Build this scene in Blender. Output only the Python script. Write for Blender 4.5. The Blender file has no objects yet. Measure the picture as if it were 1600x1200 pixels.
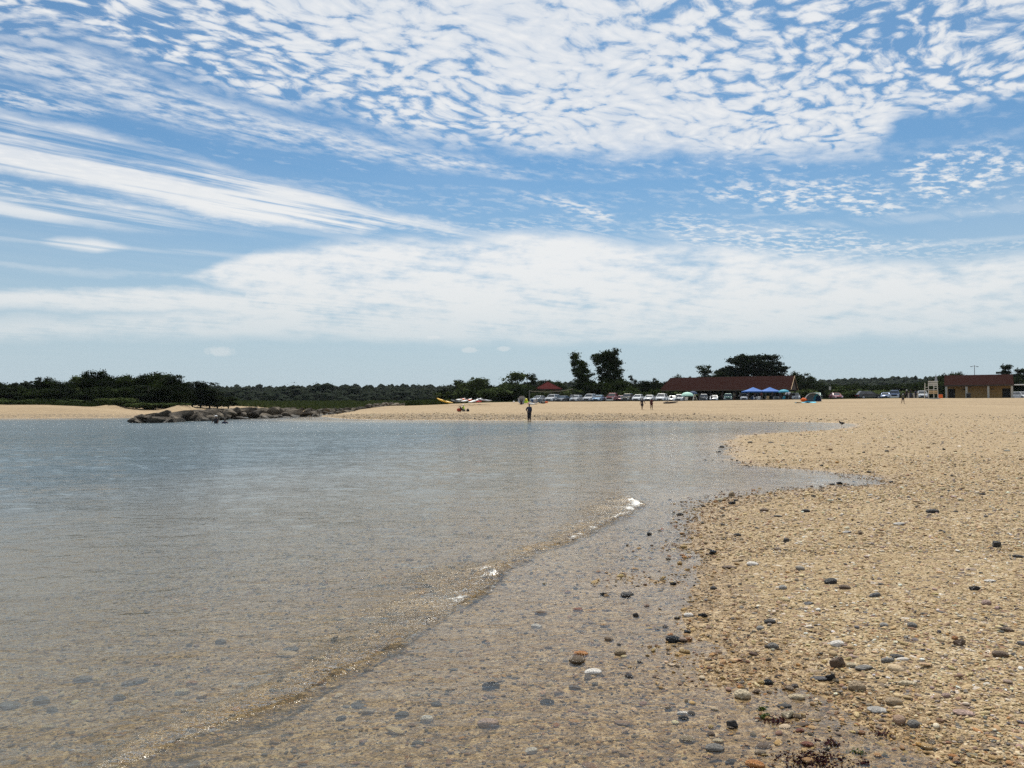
import bpy, bmesh, math, random
import numpy as np
from mathutils import Vector, Matrix, Euler

random.seed(7)
rng = np.random.default_rng(11)
R = math.radians
sc = bpy.context.scene
COL = sc.collection

# ---------------------------------------------------------------- camera
CAM_H = 1.62
F = 1200.0                       # focal length in photo pixels (1600 wide)
PITCH = math.atan(32 / 1200)
cam_d = bpy.data.cameras.new('camera')
cam_d.sensor_width = 36.0
cam_d.lens = 36.0 * F / 1600.0
cam_d.clip_start = 0.05
cam_d.clip_end = 20000
cam = bpy.data.objects.new('camera', cam_d)
COL.objects.link(cam)
cam.location = (0, 0, CAM_H)
cam.rotation_euler = (R(90) + PITCH, 0, 0)
sc.camera = cam

SUN_EL, SUN_AZ = R(60), R(6)     # azimuth measured from +Y (straight ahead) towards +X
SKY_STRENGTH = 0.115
sc.view_settings.view_transform = 'Standard'
sc.view_settings.look = 'None'
sc.view_settings.exposure = 0.0
sc.view_settings.gamma = 1.0
sc.cycles.use_denoising = False
sc.cycles.max_bounces = 6
sc.cycles.diffuse_bounces = 2
sc.cycles.glossy_bounces = 3
sc.cycles.transparent_max_bounces = 24
sc.cycles.volume_bounces = 0
sc.cycles.sample_clamp_direct = 8.0
sc.cycles.caustics_reflective = False
sc.cycles.caustics_refractive = False


# ---------------------------------------------------------------- node expression helper
class V:
    """a float socket (or constant) with arithmetic that makes Math nodes"""
    nt = None

    def __init__(s, x): s.x = x

    @staticmethod
    def op(o, *a, clamp=False):
        n = V.nt.nodes.new('ShaderNodeMath'); n.operation = o; n.use_clamp = clamp
        for i, v in enumerate(a):
            v = v.x if isinstance(v, V) else v
            if isinstance(v, (int, float)): n.inputs[i].default_value = float(v)
            else: V.nt.links.new(v, n.inputs[i])
        return V(n.outputs[0])

    def __add__(s, o): return V.op('ADD', s, o)
    def __radd__(s, o): return V.op('ADD', o, s)
    def __sub__(s, o): return V.op('SUBTRACT', s, o)
    def __rsub__(s, o): return V.op('SUBTRACT', o, s)
    def __mul__(s, o): return V.op('MULTIPLY', s, o)
    def __rmul__(s, o): return V.op('MULTIPLY', o, s)
    def __truediv__(s, o): return V.op('DIVIDE', s, o)
    def __rtruediv__(s, o): return V.op('DIVIDE', o, s)
    def __pow__(s, o): return V.op('POWER', s, o)


def vmax(a, b): return V.op('MAXIMUM', a, b)
def vmin(a, b): return V.op('MINIMUM', a, b)
def vclamp(a): return V.op('ADD', a, 0.0, clamp=True)


def sstep(lo, hi, x):
    n = V.nt.nodes.new('ShaderNodeMapRange'); n.interpolation_type = 'SMOOTHSTEP'
    for i, v in ((0, x), (1, lo), (2, hi)):
        v = v.x if isinstance(v, V) else v
        if isinstance(v, (int, float)): n.inputs[i].default_value = float(v)
        else: V.nt.links.new(v, n.inputs[i])
    return V(n.outputs[0])


def comb(x, y, z=0.0):
    n = V.nt.nodes.new('ShaderNodeCombineXYZ')
    for i, v in enumerate((x, y, z)):
        v = v.x if isinstance(v, V) else v
        if isinstance(v, (int, float)): n.inputs[i].default_value = float(v)
        else: V.nt.links.new(v, n.inputs[i])
    return n.outputs[0]


def sep(sock):
    n = V.nt.nodes.new('ShaderNodeSeparateXYZ'); V.nt.links.new(sock, n.inputs[0])
    return V(n.outputs[0]), V(n.outputs[1]), V(n.outputs[2])


NDIM = ['2D']


def noise(vec, scale, detail=3.0, rough=0.5, dist=0.0, lac=2.0, out=0):
    n = V.nt.nodes.new('ShaderNodeTexNoise')
    n.noise_dimensions = NDIM[0]
    V.nt.links.new(vec, n.inputs['Vector'])
    n.inputs['Scale'].default_value = scale; n.inputs['Detail'].default_value = detail
    n.inputs['Roughness'].default_value = rough; n.inputs['Distortion'].default_value = dist
    n.inputs['Lacunarity'].default_value = lac
    return V(n.outputs[0]) if out == 0 else n.outputs[1]


def voronoi(vec, scale, feature='F1', rnd=1.0, out='Distance'):
    n = V.nt.nodes.new('ShaderNodeTexVoronoi'); n.feature = feature
    n.voronoi_dimensions = NDIM[0]
    V.nt.links.new(vec, n.inputs['Vector'])
    n.inputs['Scale'].default_value = scale; n.inputs['Randomness'].default_value = rnd
    return V(n.outputs[out]) if out == 'Distance' else n.outputs[out]


def curve(x, pts, lo, hi, vlo, vhi):
    """piecewise linear function: pts are (x, value) pairs"""
    n = V.nt.nodes.new('ShaderNodeFloatCurve')
    c = n.mapping.curves[0]
    pts = sorted(((p[0] - lo) / (hi - lo), (p[1] - vlo) / (vhi - vlo)) for p in pts)
    while len(c.points) < len(pts): c.points.new(0.5, 0.5)
    for cp, p in zip(c.points, pts):
        cp.location = p; cp.handle_type = 'VECTOR'
    n.mapping.extend = 'HORIZONTAL'
    n.mapping.update()
    t = (x - lo) / (hi - lo)
    V.nt.links.new(vclamp(t).x, n.inputs['Value'])
    return V(n.outputs[0]) * (vhi - vlo) + vlo


def mixc(f, a, b):
    n = V.nt.nodes.new('ShaderNodeMix'); n.data_type = 'RGBA'
    f = f.x if isinstance(f, V) else f
    if isinstance(f, (int, float)): n.inputs[0].default_value = f
    else: V.nt.links.new(f, n.inputs[0])
    for i, v in ((6, a), (7, b)):
        if isinstance(v, (tuple, list)): n.inputs[i].default_value = (*v[:3], 1)
        else: V.nt.links.new(v, n.inputs[i])
    return n.outputs[2]


def ramp(f, stops):
    n = V.nt.nodes.new('ShaderNodeValToRGB')
    el = n.color_ramp.elements
    while len(el) < len(stops): el.new(0.5)
    for e, (p, c) in zip(el, stops):
        e.position = p; e.color = (*c, 1)
    V.nt.links.new(f.x if isinstance(f, V) else f, n.inputs[0])
    return n.outputs[0]


# ---------------------------------------------------------------- world: physical sky with a cloud deck
def px_sky(px, py):
    cx, cu = (px - 800) / F, (600 - py) / F
    y = math.cos(PITCH) - cu * math.sin(PITCH); z = math.sin(PITCH) + cu * math.cos(PITCH)
    return math.degrees(math.atan2(cx, y)), z / math.hypot(cx, y)


def build_world():
    w = bpy.data.worlds.new('World'); sc.world = w; w.use_nodes = True
    nt = w.node_tree; nt.nodes.clear(); V.nt = nt
    out = nt.nodes.new('ShaderNodeOutputWorld')
    bg = nt.nodes.new('ShaderNodeBackground')
    sky = nt.nodes.new('ShaderNodeTexSky'); sky.sky_type = 'NISHITA'; sky.sun_disc = False
    sky.sun_elevation = SUN_EL; sky.sun_rotation = SUN_AZ
    sky.air_density = 1.0; sky.dust_density = 1.0; sky.ozone_density = 2.0; sky.altitude = 0
    tc = nt.nodes.new('ShaderNodeTexCoord')
    x, y, z = sep(tc.outputs['Generated'])
    hyp = V.op('SQRT', x * x + y * y)
    az = V.op('ARCTAN2', x, y) * (180 / math.pi)
    t0 = z / vmax(hyp, 0.02)
    zz = vmax(z, 0.02)
    X, Y = x / zz, y / zz                      # coordinates on the flat cloud deck
    deck = comb(X, Y)
    ang = R(47)
    # S runs along the streaks (towards the right horizon), Q across them
    S = X * math.sin(ang) + Y * math.cos(ang)
    Q = X * math.cos(ang) - Y * math.sin(ang)
    streak = comb(S * 0.13, Q)
    edge = noise(comb(az * 0.06, t0 * 9.0), 3.2, 6, 0.62)
    edge2 = noise(deck, 1.6, 5, 0.6)
    AZ0, AZ1, T0, T1 = -48.0, 48.0, 0.0, 0.7

    def line(pts, jit=0.0):
        c = curve(az, [px_sky(*p) for p in pts], AZ0, AZ1, T0, T1)
        return c + (edge - 0.5) * jit if jit else c

    def band(top, bot, st=0.01, sb=0.01, jit=0.02):
        m = None
        if top: m = 1.0 - sstep(-st, st, t0 - line(top, jit))
        if bot:
            b = sstep(-sb, sb, t0 - line(bot, jit))
            m = b if m is None else m * b
        return m

    def azwin(a, b, sa, sb):
        a = px_sky(a, 400)[0]; b = px_sky(b, 400)[0]
        return sstep(a - sa, a + sa, az) * (1.0 - sstep(b - sb, b + sb, az))

    # --- texture: cells of altocumulus on the deck
    wv = V.nt.nodes.new('ShaderNodeVectorMath'); wv.operation = 'MULTIPLY_ADD'
    V.nt.links.new(noise(deck, 2.2, 3, 0.5, out=1), wv.inputs[0]); wv.inputs[1].default_value = (0.22, 0.22, 0); V.nt.links.new(comb(S * 0.72, Q), wv.inputs[2])
    warp = wv.outputs[0]
    nA = noise(warp, 12.5, 5, 0.60)
    vA = voronoi(warp, 19.0)
    cellA = nA * 0.72 + (1.0 - vA * 1.30) * 0.30 + (noise(warp, 36.0, 4, 0.65) - 0.5) * 0.34
    fineA = noise(comb(S * 0.55, Q), 17.0, 5, 0.6)
    big = noise(deck, 0.9, 3, 0.5)
    big2 = noise(comb(S * 0.4, Q), 1.7, 3, 0.55)
    st1 = noise(streak, 5.0, 5, 0.55)
    st2 = noise(comb(S * 0.05, Q * 1.0), 11.0, 4, 0.6)
    # 1 upper field of puffs
    m1 = band(None, [(-100, 20), (0, 42), (130, 62), (260, 105), (400, 150), (520, 172), (640, 205), (740, 226), (820, 232), (900, 238), (1050, 234), (1200, 240),
                     (1300, 238), (1370, 225), (1420, 170), (1500, 180), (1600, 150), (1700, 150)], sb=0.022, jit=0.07)
    cov1 = 0.71 + (big2 - 0.5) * 0.50 - azwin(-300, 330, 4, 5) * 0.05
    dense = azwin(760, 1350, 5, 4) * band([(700, 150), (900, 130), (1200, 150), (1400, 150)], None, st=0.05)
    cov1 = cov1 + dense * 0.12
    a1 = sstep(-0.05, 0.24, cellA - (1.0 - cov1) - 0.02) * m1
    # 2 thin rippled band
    m2 = band([(-100, 30), (0, 60), (130, 75), (250, 125), (450, 185), (620, 225), (720, 243), (830, 272), (900, 275)],
              [(-100, 90), (0, 118), (150, 158), (300, 205), (500, 236), (700, 266), (800, 279), (830, 272), (900, 275)], 0.012, 0.012, 0.03)
    a2 = sstep(0.34, 0.68, fineA * 0.75 + st1 * 0.3) * m2 * 0.88
    m2b = band([(-100, 120), (0, 132), (140, 160), (200, 168)], [(-100, 165), (0, 170), (140, 178), (200, 168)], 0.012, 0.01, 0.02)
    a2 = vmax(a2, sstep(0.38, 0.62, fineA) * m2b * 0.8)
    # 3 smooth cirrus band with long streaks
    m3 = band([(-100, 160), (0, 176), (150, 207), (300, 247), (450, 287), (600, 333), (700, 353), (790, 374), (860, 375)],
              [(-100, 262), (0, 266), (150, 290), (300, 330), (420, 348), (560, 364), (604, 352), (640, 352), (790, 377), (860, 375)], 0.010, 0.008, 0.018)
    a3 = sstep(0.34, 0.54, st1 * 0.75 + st2 * 0.35 - 0.03) * m3 * 0.97
    m3b = band([(-100, 285), (0, 300), (100, 306), (200, 318), (300, 347), (350, 356)], [(-100, 345), (0, 340), (100, 352), (200, 355), (300, 357), (350, 356)], 0.014, 0.012, 0.02)
    a3 = vmax(a3, sstep(0.36, 0.62, st1) * m3b * 0.8)
    m3c = band([(60, 380), (90, 374), (150, 375), (208, 389)], [(60, 380), (90, 385), (150, 394), (208, 389)], 0.006, 0.004, 0.006)
    a3 = vmax(a3, m3c * sstep(0.25, 0.5, st1) * 0.85)
    # 4 mid wisps on the right
    w1 = band([(1080, 300), (1150, 283), (1250, 278), (1350, 288), (1440, 322)], [(1080, 300), (1150, 318), (1250, 330), (1350, 336), (1440, 322)], 0.014, 0.012, 0.05)
    w2 = band([(1395, 285), (1430, 245), (1500, 232), (1570, 222), (1620, 260)], [(1395, 285), (1430, 303), (1500, 312), (1570, 290), (1620, 262)], 0.012, 0.012, 0.06)
    w3 = band([(770, 294), (850, 306), (930, 322), (975, 346)], [(770, 294), (850, 318), (930, 345), (975, 346)], 0.006, 0.006, 0.02)
    w4 = band([(1030, 342), (1060, 335), (1150, 345), (1300, 368), (1500, 385)], [(1030, 352), (1060, 380), (1150, 395), (1300, 402), (1500, 395)], 0.012, 0.012, 0.05)
    w5 = band([(860, 256), (1000, 248), (1150, 240), (1300, 260), (1500, 255)], [(860, 262), (1000, 268), (1150, 275), (1300, 290), (1500, 330)], 0.02, 0.02, 0.05)
    wn = fineA * 0.6 + nA * 0.45
    a4 = vmax(vmax(w1, w2) * sstep(0.46, 0.66, wn) * 0.92, vmax(w3 * sstep(0.42, 0.62, wn) * 0.8, w4 * sstep(0.46, 0.66, wn) * 0.75))
    a4 = vmax(a4, w5 * sstep(0.55, 0.72, wn) * 0.7)
    # 5 wide low bank
    m5 = band([(-100, 498), (0, 496), (180, 492), (340, 482), (350, 480), (352, 452), (200, 447), (-100, 458)][0:4] + [(380, 478)] + [(395, 400), (440, 392), (560, 374), (640, 372), (720, 380), (800, 365), (900, 366), (1000, 383), (1150, 388), (1300, 402),
               (1450, 411), (1600, 400), (1700, 398)], [(-100, 527), (200, 528), (500, 528), (800, 535), (1200, 530), (1500, 528), (1700, 530)], 0.012, 0.010, 0.02)
    m5l = band([(250, 430), (300, 427), (350, 410), (420, 393), (470, 390), (530, 430)], [(250, 430), (300, 436), (360, 455), (420, 470), (470, 490), (530, 430)], 0.006, 0.008, 0.02)
    m5m = band([(-100, 462), (0, 456), (200, 451), (330, 454), (480, 470), (520, 480)], [(-100, 480), (0, 482), (200, 486), (330, 490), (480, 492), (520, 480)], 0.006, 0.008, 0.02)
    m5 = vmax(vmax(m5, m5l), m5m)
    soft = noise(comb(az * 0.05, t0 * 14.0), 2.6, 6, 0.62)
    soft2 = noise(comb(az * 0.22, t0 * 30.0), 3.0, 5, 0.6)
    a5 = sstep(0.26, 0.60, soft * 0.55 + soft2 * 0.30 + st1 * 0.22) * m5
    a5 = a5 * sstep(px_sky(800, 560)[1], px_sky(800, 470)[1], t0) * 0.33 + a5 * 0.62
    # 6 small cumulus near the horizon
    a6 = V(0.0)
    a6 = None
    for (px, py, rx, rz) in ((343, 549, 1.05, 0.0062), (734, 547, 0.68, 0.0042), (787, 545, 0.62, 0.0035), (676, 527, 0.6, 0.0025)):
        A0, TT = px_sky(px, py)
        d = (az - A0) * (1 / rx); e = (t0 - TT) * (1 / rz)
        q = 1.0 - sstep(0.25, 1.25, d * d + e * e + (noise(comb(az, t0 * 60), 2.4, 4, 0.6) - 0.5) * 1.6)
        a6 = q if a6 is None else vmax(a6, q)
    a6 = a6 * 0.5
    alpha = 1.0 - (1.0 - a1 * 0.97) * (1.0 - a2) * (1.0 - a3) * (1.0 - a4) * (1.0 - a5) * (1.0 - a6)
    # thin milky veil between the bands
    veil = sstep(0.35, 0.75, st1 * 0.6 + big * 0.5) * 0.05
    alpha = vmax(alpha, veil)
    hz = sstep(0.34, -0.02, t0)                  # air brightening towards the horizon
    skyc = V.nt.nodes.new('ShaderNodeVectorMath'); skyc.operation = 'SCALE'
    V.nt.links.new(sky.outputs[0], skyc.inputs[0]); skyc.inputs[3].default_value = SKY_STRENGTH
    tint = V.nt.nodes.new('ShaderNodeVectorMath'); tint.operation = 'MULTIPLY'
    V.nt.links.new(skyc.outputs[0], tint.inputs[0]); tint.inputs[1].default_value = (0.44, 0.70, 0.82)
    haze = mixc(hz * 0.92, tint.outputs[0], (0.51, 0.61, 0.68))
    shade = sstep(0.30, 0.85, cellA)
    ccol = mixc(shade, (0.66, 0.72, 0.80), (0.86, 0.87, 0.88))
    lowc = mixc(sstep(0.05, 0.20, t0), (0.72, 0.76, 0.77), (0.86, 0.87, 0.87))
    ccol = mixc(sstep(0.24, 0.30, t0), lowc, ccol)
    col = mixc(alpha, haze, ccol)
    nt.links.new(col, bg.inputs['Color']); bg.inputs['Strength'].default_value = 1.0
    nt.links.new(bg.outputs[0], out.inputs[0])
    w.cycles.sampling_method = 'MANUAL'; w.cycles.sample_map_resolution = 512


build_world()

sun_d = bpy.data.lights.new('sun', 'SUN')
sun_d.energy = 4.7; sun_d.angle = R(0.53); sun_d.color = (1.0, 0.94, 0.83)
sun = bpy.data.objects.new('sun', sun_d); COL.objects.link(sun)
sdir = Vector((math.sin(SUN_AZ) * math.cos(SUN_EL), math.cos(SUN_AZ) * math.cos(SUN_EL), math.sin(SUN_EL)))
sun.rotation_euler = sdir.to_track_quat('Z', 'Y').to_euler()

# ---------------------------------------------------------------- the lie of the land
def gp(px, py, z=0.0):
    """where the sight line through a photo pixel meets the level z (used to survey the place)"""
    cx, cu = (px - 800) / F, (600 - py) / F
    y = math.cos(PITCH) - cu * math.sin(PITCH); zz = math.sin(PITCH) + cu * math.cos(PITCH)
    k = (z - CAM_H) / zz
    return (cx * k, y * k)


def at(px, py, Y):
    cx, cu = (px - 800) / F, (600 - py) / F
    y = math.cos(PITCH) - cu * math.sin(PITCH); zz = math.sin(PITCH) + cu * math.cos(PITCH)
    return Vector((cx * Y / y, Y, CAM_H + zz * Y / y))


SHORE = [(30, -400), (8, -60), (5, -10), (3.6, -1.0), (2.95, 1.4), (2.25, 2.9), (1.82, 3.75), (1.70, 4.15), (1.50, 4.75), (1.25, 5.35), (1.30, 6.2), (1.55, 7.0), (1.85, 7.9),
         (2.10, 9.0), (2.55, 10.2), (3.05, 11.4), (3.45, 12.5), (4.1, 13.6), (5.1, 14.3), (6.3, 15.0), (7.7, 15.9), (8.15, 17.1), (7.6, 18.7),
         (6.5, 20.2), (6.4, 22.0), (7.3, 25.5), (8.3, 29.0), (9.6, 34.5), (12.0, 40.0), (15.0, 44.0), (18.0, 46.5), (21.5, 50.5), (24.8, 56), (27.6, 62), (29.0, 66), (27.5, 70), (24, 73.5),
         (17, 76), (8, 77.5), (-3, 78.5), (-12, 80.5), (-17, 84), (-20.5, 91), (-23.5, 99), (-26, 106), (-26.5, 122), (-27, 140), (-28, 158), (-30, 168),
         (-38, 166), (-39.5, 150), (-41, 130), (-43, 112), (-47, 99), (-54, 91), (-66, 87), (-90, 86), (-150, 84), (-260, 78), (-420, 70), (-700, 50), (-700, -400)]
SH = np.array(SHORE, float)


def seg_dist(x, y, P, closed=False):
    d = np.full(x.shape, 1e18)
    n = len(P) if closed else len(P) - 1
    for i in range(n):
        ax, ay = P[i]; bx, by = P[(i + 1) % len(P)]
        dx, dy = bx - ax, by - ay
        t = np.clip(((x - ax) * dx + (y - ay) * dy) / (dx * dx + dy * dy), 0, 1)
        d = np.minimum(d, (x - ax - t * dx) ** 2 + (y - ay - t * dy) ** 2)
    return np.sqrt(d)


def inside(x, y, P):
    r = np.zeros(x.shape, bool)
    for i in range(len(P)):
        ax, ay = P[i - 1]; bx, by = P[i]
        c = ((ay > y) != (by > y))
        with np.errstate(divide='ignore', invalid='ignore'):
            r ^= c & (x < (bx - ax) * (y - ay) / (by - ay if by != ay else 1e-9) + ax)
    return r


def vnoise(x, y, s, seed=0):
    """value noise, about -1..1"""
    x = x / s + seed * 17.3; y = y / s + seed * 9.7
    xi, yi = np.floor(x).astype(np.int64), np.floor(y).astype(np.int64)
    fx, fy = x - xi, y - yi
    fx = fx * fx * (3 - 2 * fx); fy = fy * fy * (3 - 2 * fy)

    def h(a, b):
        n = (a * 374761393 + b * 668265263 + seed * 144665) & 0x7fffffff
        n = ((n ^ (n >> 13)) * 1274126177) & 0x7fffffff
        return ((n ^ (n >> 16)) & 0xffff) / 32767.5 - 1
    return (h(xi, yi) * (1 - fx) + h(xi + 1, yi) * fx) * (1 - fy) + (h(xi, yi + 1) * (1 - fx) + h(xi + 1, yi + 1) * fx) * fy


def sm(a, b, x):
    t = np.clip((x - a) / (b - a), 0, 1)
    return t * t * (3 - 2 * t)


def ground_z(x, y):
    x = np.asarray(x, float); y = np.asarray(y, float)
    w = inside(x, y, SHORE)
    d = seg_dist(x, y, SHORE, True)
    jag = (vnoise(x, y, 1.1, 3) * 0.42 + vnoise(x, y, 0.45, 4) * 0.3) * np.clip(0.12 + y * 0.006, 0.1, 0.5)
    d = np.where(w, -d, d) + jag * np.exp(-d * 0.5)
    # under water: a broad shallow shelf, then deeper
    s = np.maximum(-d, 0)
    zu = -(0.018 * s + 0.0030 * s * s)
    zu = np.maximum(zu, -1.6)
    s = np.maximum(d, 0)
    zl = 0.20 * (1 - np.exp(-s / 4.0)) + 0.16 * sm(4, 26, s)
    right = x > -28
    crest = 1.55 + 0.62 * sm(-28, 5, x) + 0.75 * sm(5, 95, x)
    zr = zl + (crest - 0.36) * (0.16 * sm(84, 118, y) + 0.84 * sm(112, 156, y)) * right
    zr = zr - 0.25 * sm(157, 162, y) * sm(157, 175, y) * right
    # left spit: beach, then dunes under the grove
    left = (x <= -28) & (y > 60)
    zs = zl + (1.15 * sm(3, 32, s) + 0.0 * s) * left
    dune = 1.15 * np.exp(-(((x + 53.2) / 1.9) ** 2 + ((y - 124) / 4) ** 2)) + 0.5 * np.exp(-(((x + 62.5) / 1.6) ** 2 + ((y - 120) / 3) ** 2))
    zs = zs + dune * left + 0.25 * vnoise(x, y, 5, 5) * sm(22, 34, s) * left
    zz = np.where(left, zs, zr)
    zz = zz + vnoise(x, y, 3.3, 6) * 0.02 * sm(0.5, 4, s) + vnoise(x, y, 0.8, 7) * 0.008 * sm(0.2, 2, s) + vnoise(x, y, 14, 8) * 0.05 * sm(4, 20, s) * sm(20, 60, y)
    z = np.where(d > 0, zz, zu)
    return z + vnoise(x, y, 0.31, 9) * 0.005 + vnoise(x, y, 0.9, 10) * 0.008


def gz(x, y): return float(ground_z(np.array([x]), np.array([y]))[0])


def tag(o, label=None, cat=None, group=None, kind=None):
    if label: o['label'] = label
    if cat: o['category'] = cat
    if group: o['group'] = group
    if kind: o['kind'] = kind
    return o


def mesh_np(name, co, faces, mats=(), smooth=True, parent=None, link=True):
    """faces: (n,3) or (n,4) integer array"""
    me = bpy.data.meshes.new(name)
    co = np.ascontiguousarray(co, np.float32); faces = np.ascontiguousarray(faces, np.int32)
    k = faces.shape[1]
    me.vertices.add(len(co)); me.vertices.foreach_set('co', co.ravel())
    me.loops.add(faces.size); me.loops.foreach_set('vertex_index', faces.ravel())
    me.polygons.add(len(faces)); me.polygons.foreach_set('loop_start', np.arange(0, faces.size, k, dtype=np.int32))
    me.polygons.foreach_set('loop_total', np.full(len(faces), k, np.int32))
    me.polygons.foreach_set('use_smooth', np.full(len(faces), smooth))
    me.update(calc_edges=True)
    for m in mats: me.materials.append(m)
    o = bpy.data.objects.new(name, me)
    if link: COL.objects.link(o)
    if parent: o.parent = parent
    return o


def fan_grid(rows, ncol, umax, off=6.0):
    u = np.linspace(-1, 1, ncol); u = umax * (0.75 * u + 0.25 * u ** 3)
    Yg, Ug = np.meshgrid(rows, u, indexing='ij')
    Xg = Ug * (np.maximum(Yg, 0) + off)
    n, m = Yg.shape
    i = np.arange(n - 1)[:, None] * m + np.arange(m - 1)[None, :]
    f = np.stack([i, i + 1, i + m + 1, i + m], -1).reshape(-1, 4)
    return Xg.ravel(), Yg.ravel(), f


def rows_to(ymax, fine=1.0):
    r = list(np.linspace(-60, 1.2, 24)); y = 1.2
    while y < ymax:
        y += max(0.02, 0.0065 * y) / fine if y < 14 else 0.010 * y / fine if y < 200 else 0.05 * y
        r.append(y)
    return np.array(r)


# ---- materials of the ground
def new_mat(name):
    m = bpy.data.materials.new(name); m.use_nodes = True; V.nt = m.node_tree
    m.node_tree.nodes.clear(); NDIM[0] = '3D'
    out = m.node_tree.nodes.new('ShaderNodeOutputMaterial')
    return m, m.node_tree, out


def principled(nt, out, base, rough=0.6, normal=None, spec=0.5, **kw):
    b = nt.nodes.new('ShaderNodeBsdfPrincipled')
    for k, v in (('Base Color', base), ('Roughness', rough), ('Specular IOR Level', spec), ('Normal', normal), *kw.items()):
        if v is None: continue
        v = v.x if isinstance(v, V) else v
        if isinstance(v, (int, float)): b.inputs[k].default_value = v
        elif isinstance(v, (tuple, list)): b.inputs[k].default_value = (*v[:3], 1)
        else: nt.links.new(v, b.inputs[k])
    if out is not None: nt.links.new(b.outputs[0], out.inputs[0])
    return b


def bump(h, dist, strength=1.0, normal=None):
    n = V.nt.nodes.new('ShaderNodeBump'); n.inputs['Strength'].default_value = strength; n.inputs['Distance'].default_value = dist
    V.nt.links.new(h.x, n.inputs['Height'])
    if normal: V.nt.links.new(normal, n.inputs['Normal'])
    return n.outputs[0]


def geo_pos():
    n = V.nt.nodes.new('ShaderNodeNewGeometry'); return n.outputs['Position']


def make_sand_mat():
    m, nt, out = new_mat('gravel_sand')
    P = geo_pos(); x, y, z = sep(P)
    flat = comb(x, y)
    NDIM[0] = '2D'
    # fine grit: cells of 1-2 cm, coarser shingle of 4 cm, and drifts tens of cm across
    c1 = voronoi(flat, 70, out='Color'); c2 = voronoi(flat, 24, out='Color'); c3 = voronoi(comb(x, y), 5.5, out='Color')
    r1, g1, b1 = sep(c1); r2, g2, b2 = sep(c2); r3, g3, b3 = sep(c3)
    drift = noise(flat, 0.9, 4, 0.6); wide = noise(comb(x * 0.16, y), 0.35, 5, 0.62); strand = noise(comb(x * 0.03, y), 0.55, 5, 0.6)
    dry = ramp(r1 * 0.5 + r2 * 0.35 + drift * 0.25 - 0.02, [(0.0, (0.07, 0.044, 0.024)), (0.25, (0.24, 0.160, 0.080)), (0.5, (0.40, 0.292, 0.162)), (0.72, (0.48, 0.365, 0.215)), (1.0, (0.68, 0.585, 0.43))])
    odd = sstep(0.86, 0.9, g2)
    dry = mixc(odd * 0.8, dry, ramp(b2, [(0, (0.05, 0.05, 0.055)), (0.45, (0.16, 0.12, 0.10)), (0.7, (0.30, 0.15, 0.09)), (1, (0.75, 0.70, 0.62))]))
    # the open beach further up is finer, sandier and marked with strand lines
    up = sstep(0.25, 0.6, z)
    sandy = ramp(drift * 0.25 + wide * 0.55 + r3 * 0.22, [(0.25, (0.20, 0.143, 0.082)), (0.5, (0.325, 0.240, 0.142)), (0.75, (0.40, 0.307, 0.190))])
    dry = mixc(up * 0.75, dry, sandy)
    wrack = sstep(0.60, 0.68, strand) * sstep(0.4, 0.62, r3) * up
    dry = mixc(wrack * 0.8, dry, (0.20, 0.13, 0.08))
    # darker shingle stranded in a belt just above the water line of the far beach
    belt = sstep(0.02, 0.06, z + (drift - 0.5) * 0.1) * (1.0 - sstep(0.33, 0.46, z + (wide - 0.5) * 0.15)) * sstep(66, 74, y) * (1.0 - sstep(100, 112, y)) * (1.0 - sstep(14, 34, x) * 0.8)
    dark = sstep(0.52, 0.70, r3 * 0.6 + g2 * 0.25 + wide * 0.3)
    dry = mixc(belt * dark * 0.9, dry, (0.085, 0.070, 0.055))
    far = sstep(14, 40, y)
    c4 = voronoi(comb(x, y), 9.0, out='Color'); r4, g4, b4 = sep(c4)
    dry = mixc(far * sstep(0.80, 0.88, r4) * (1.0 - up * 0.7) * 0.7, dry, (0.10, 0.075, 0.055))
    wet = 1.0 - sstep(0.000, 0.036, z + (drift - 0.5) * 0.05 + (r2 - 0.5) * 0.02)
    wetc = ramp(r1 * 0.45 + r2 * 0.4 + drift * 0.2, [(0.0, (0.045, 0.027, 0.013)), (0.3, (0.190, 0.122, 0.057)), (0.6, (0.385, 0.258, 0.125)), (1.0, (0.68, 0.51, 0.29))])
    wetc = mixc(sstep(0.55, 0.75, noise(flat, 0.5, 3, 0.5)) * 0.5, wetc, (0.30, 0.215, 0.135))
    col = mixc(wet, dry, wetc)
    v = 1.0 - voronoi(flat, 70); v2 = 1.0 - voronoi(flat, 24)
    n1 = bump(v * 0.5 + v2 * 1.0 + noise(flat, 220, 2, 0.6) * 0.3, 0.020, 1.0)
    n2 = bump(noise(flat, 5.5, 5, 0.65), 0.05, 0.6, n1)
    b = principled(nt, out, col, 0.9 - wet * 0.55, n2, 0.3)
    return m


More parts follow.
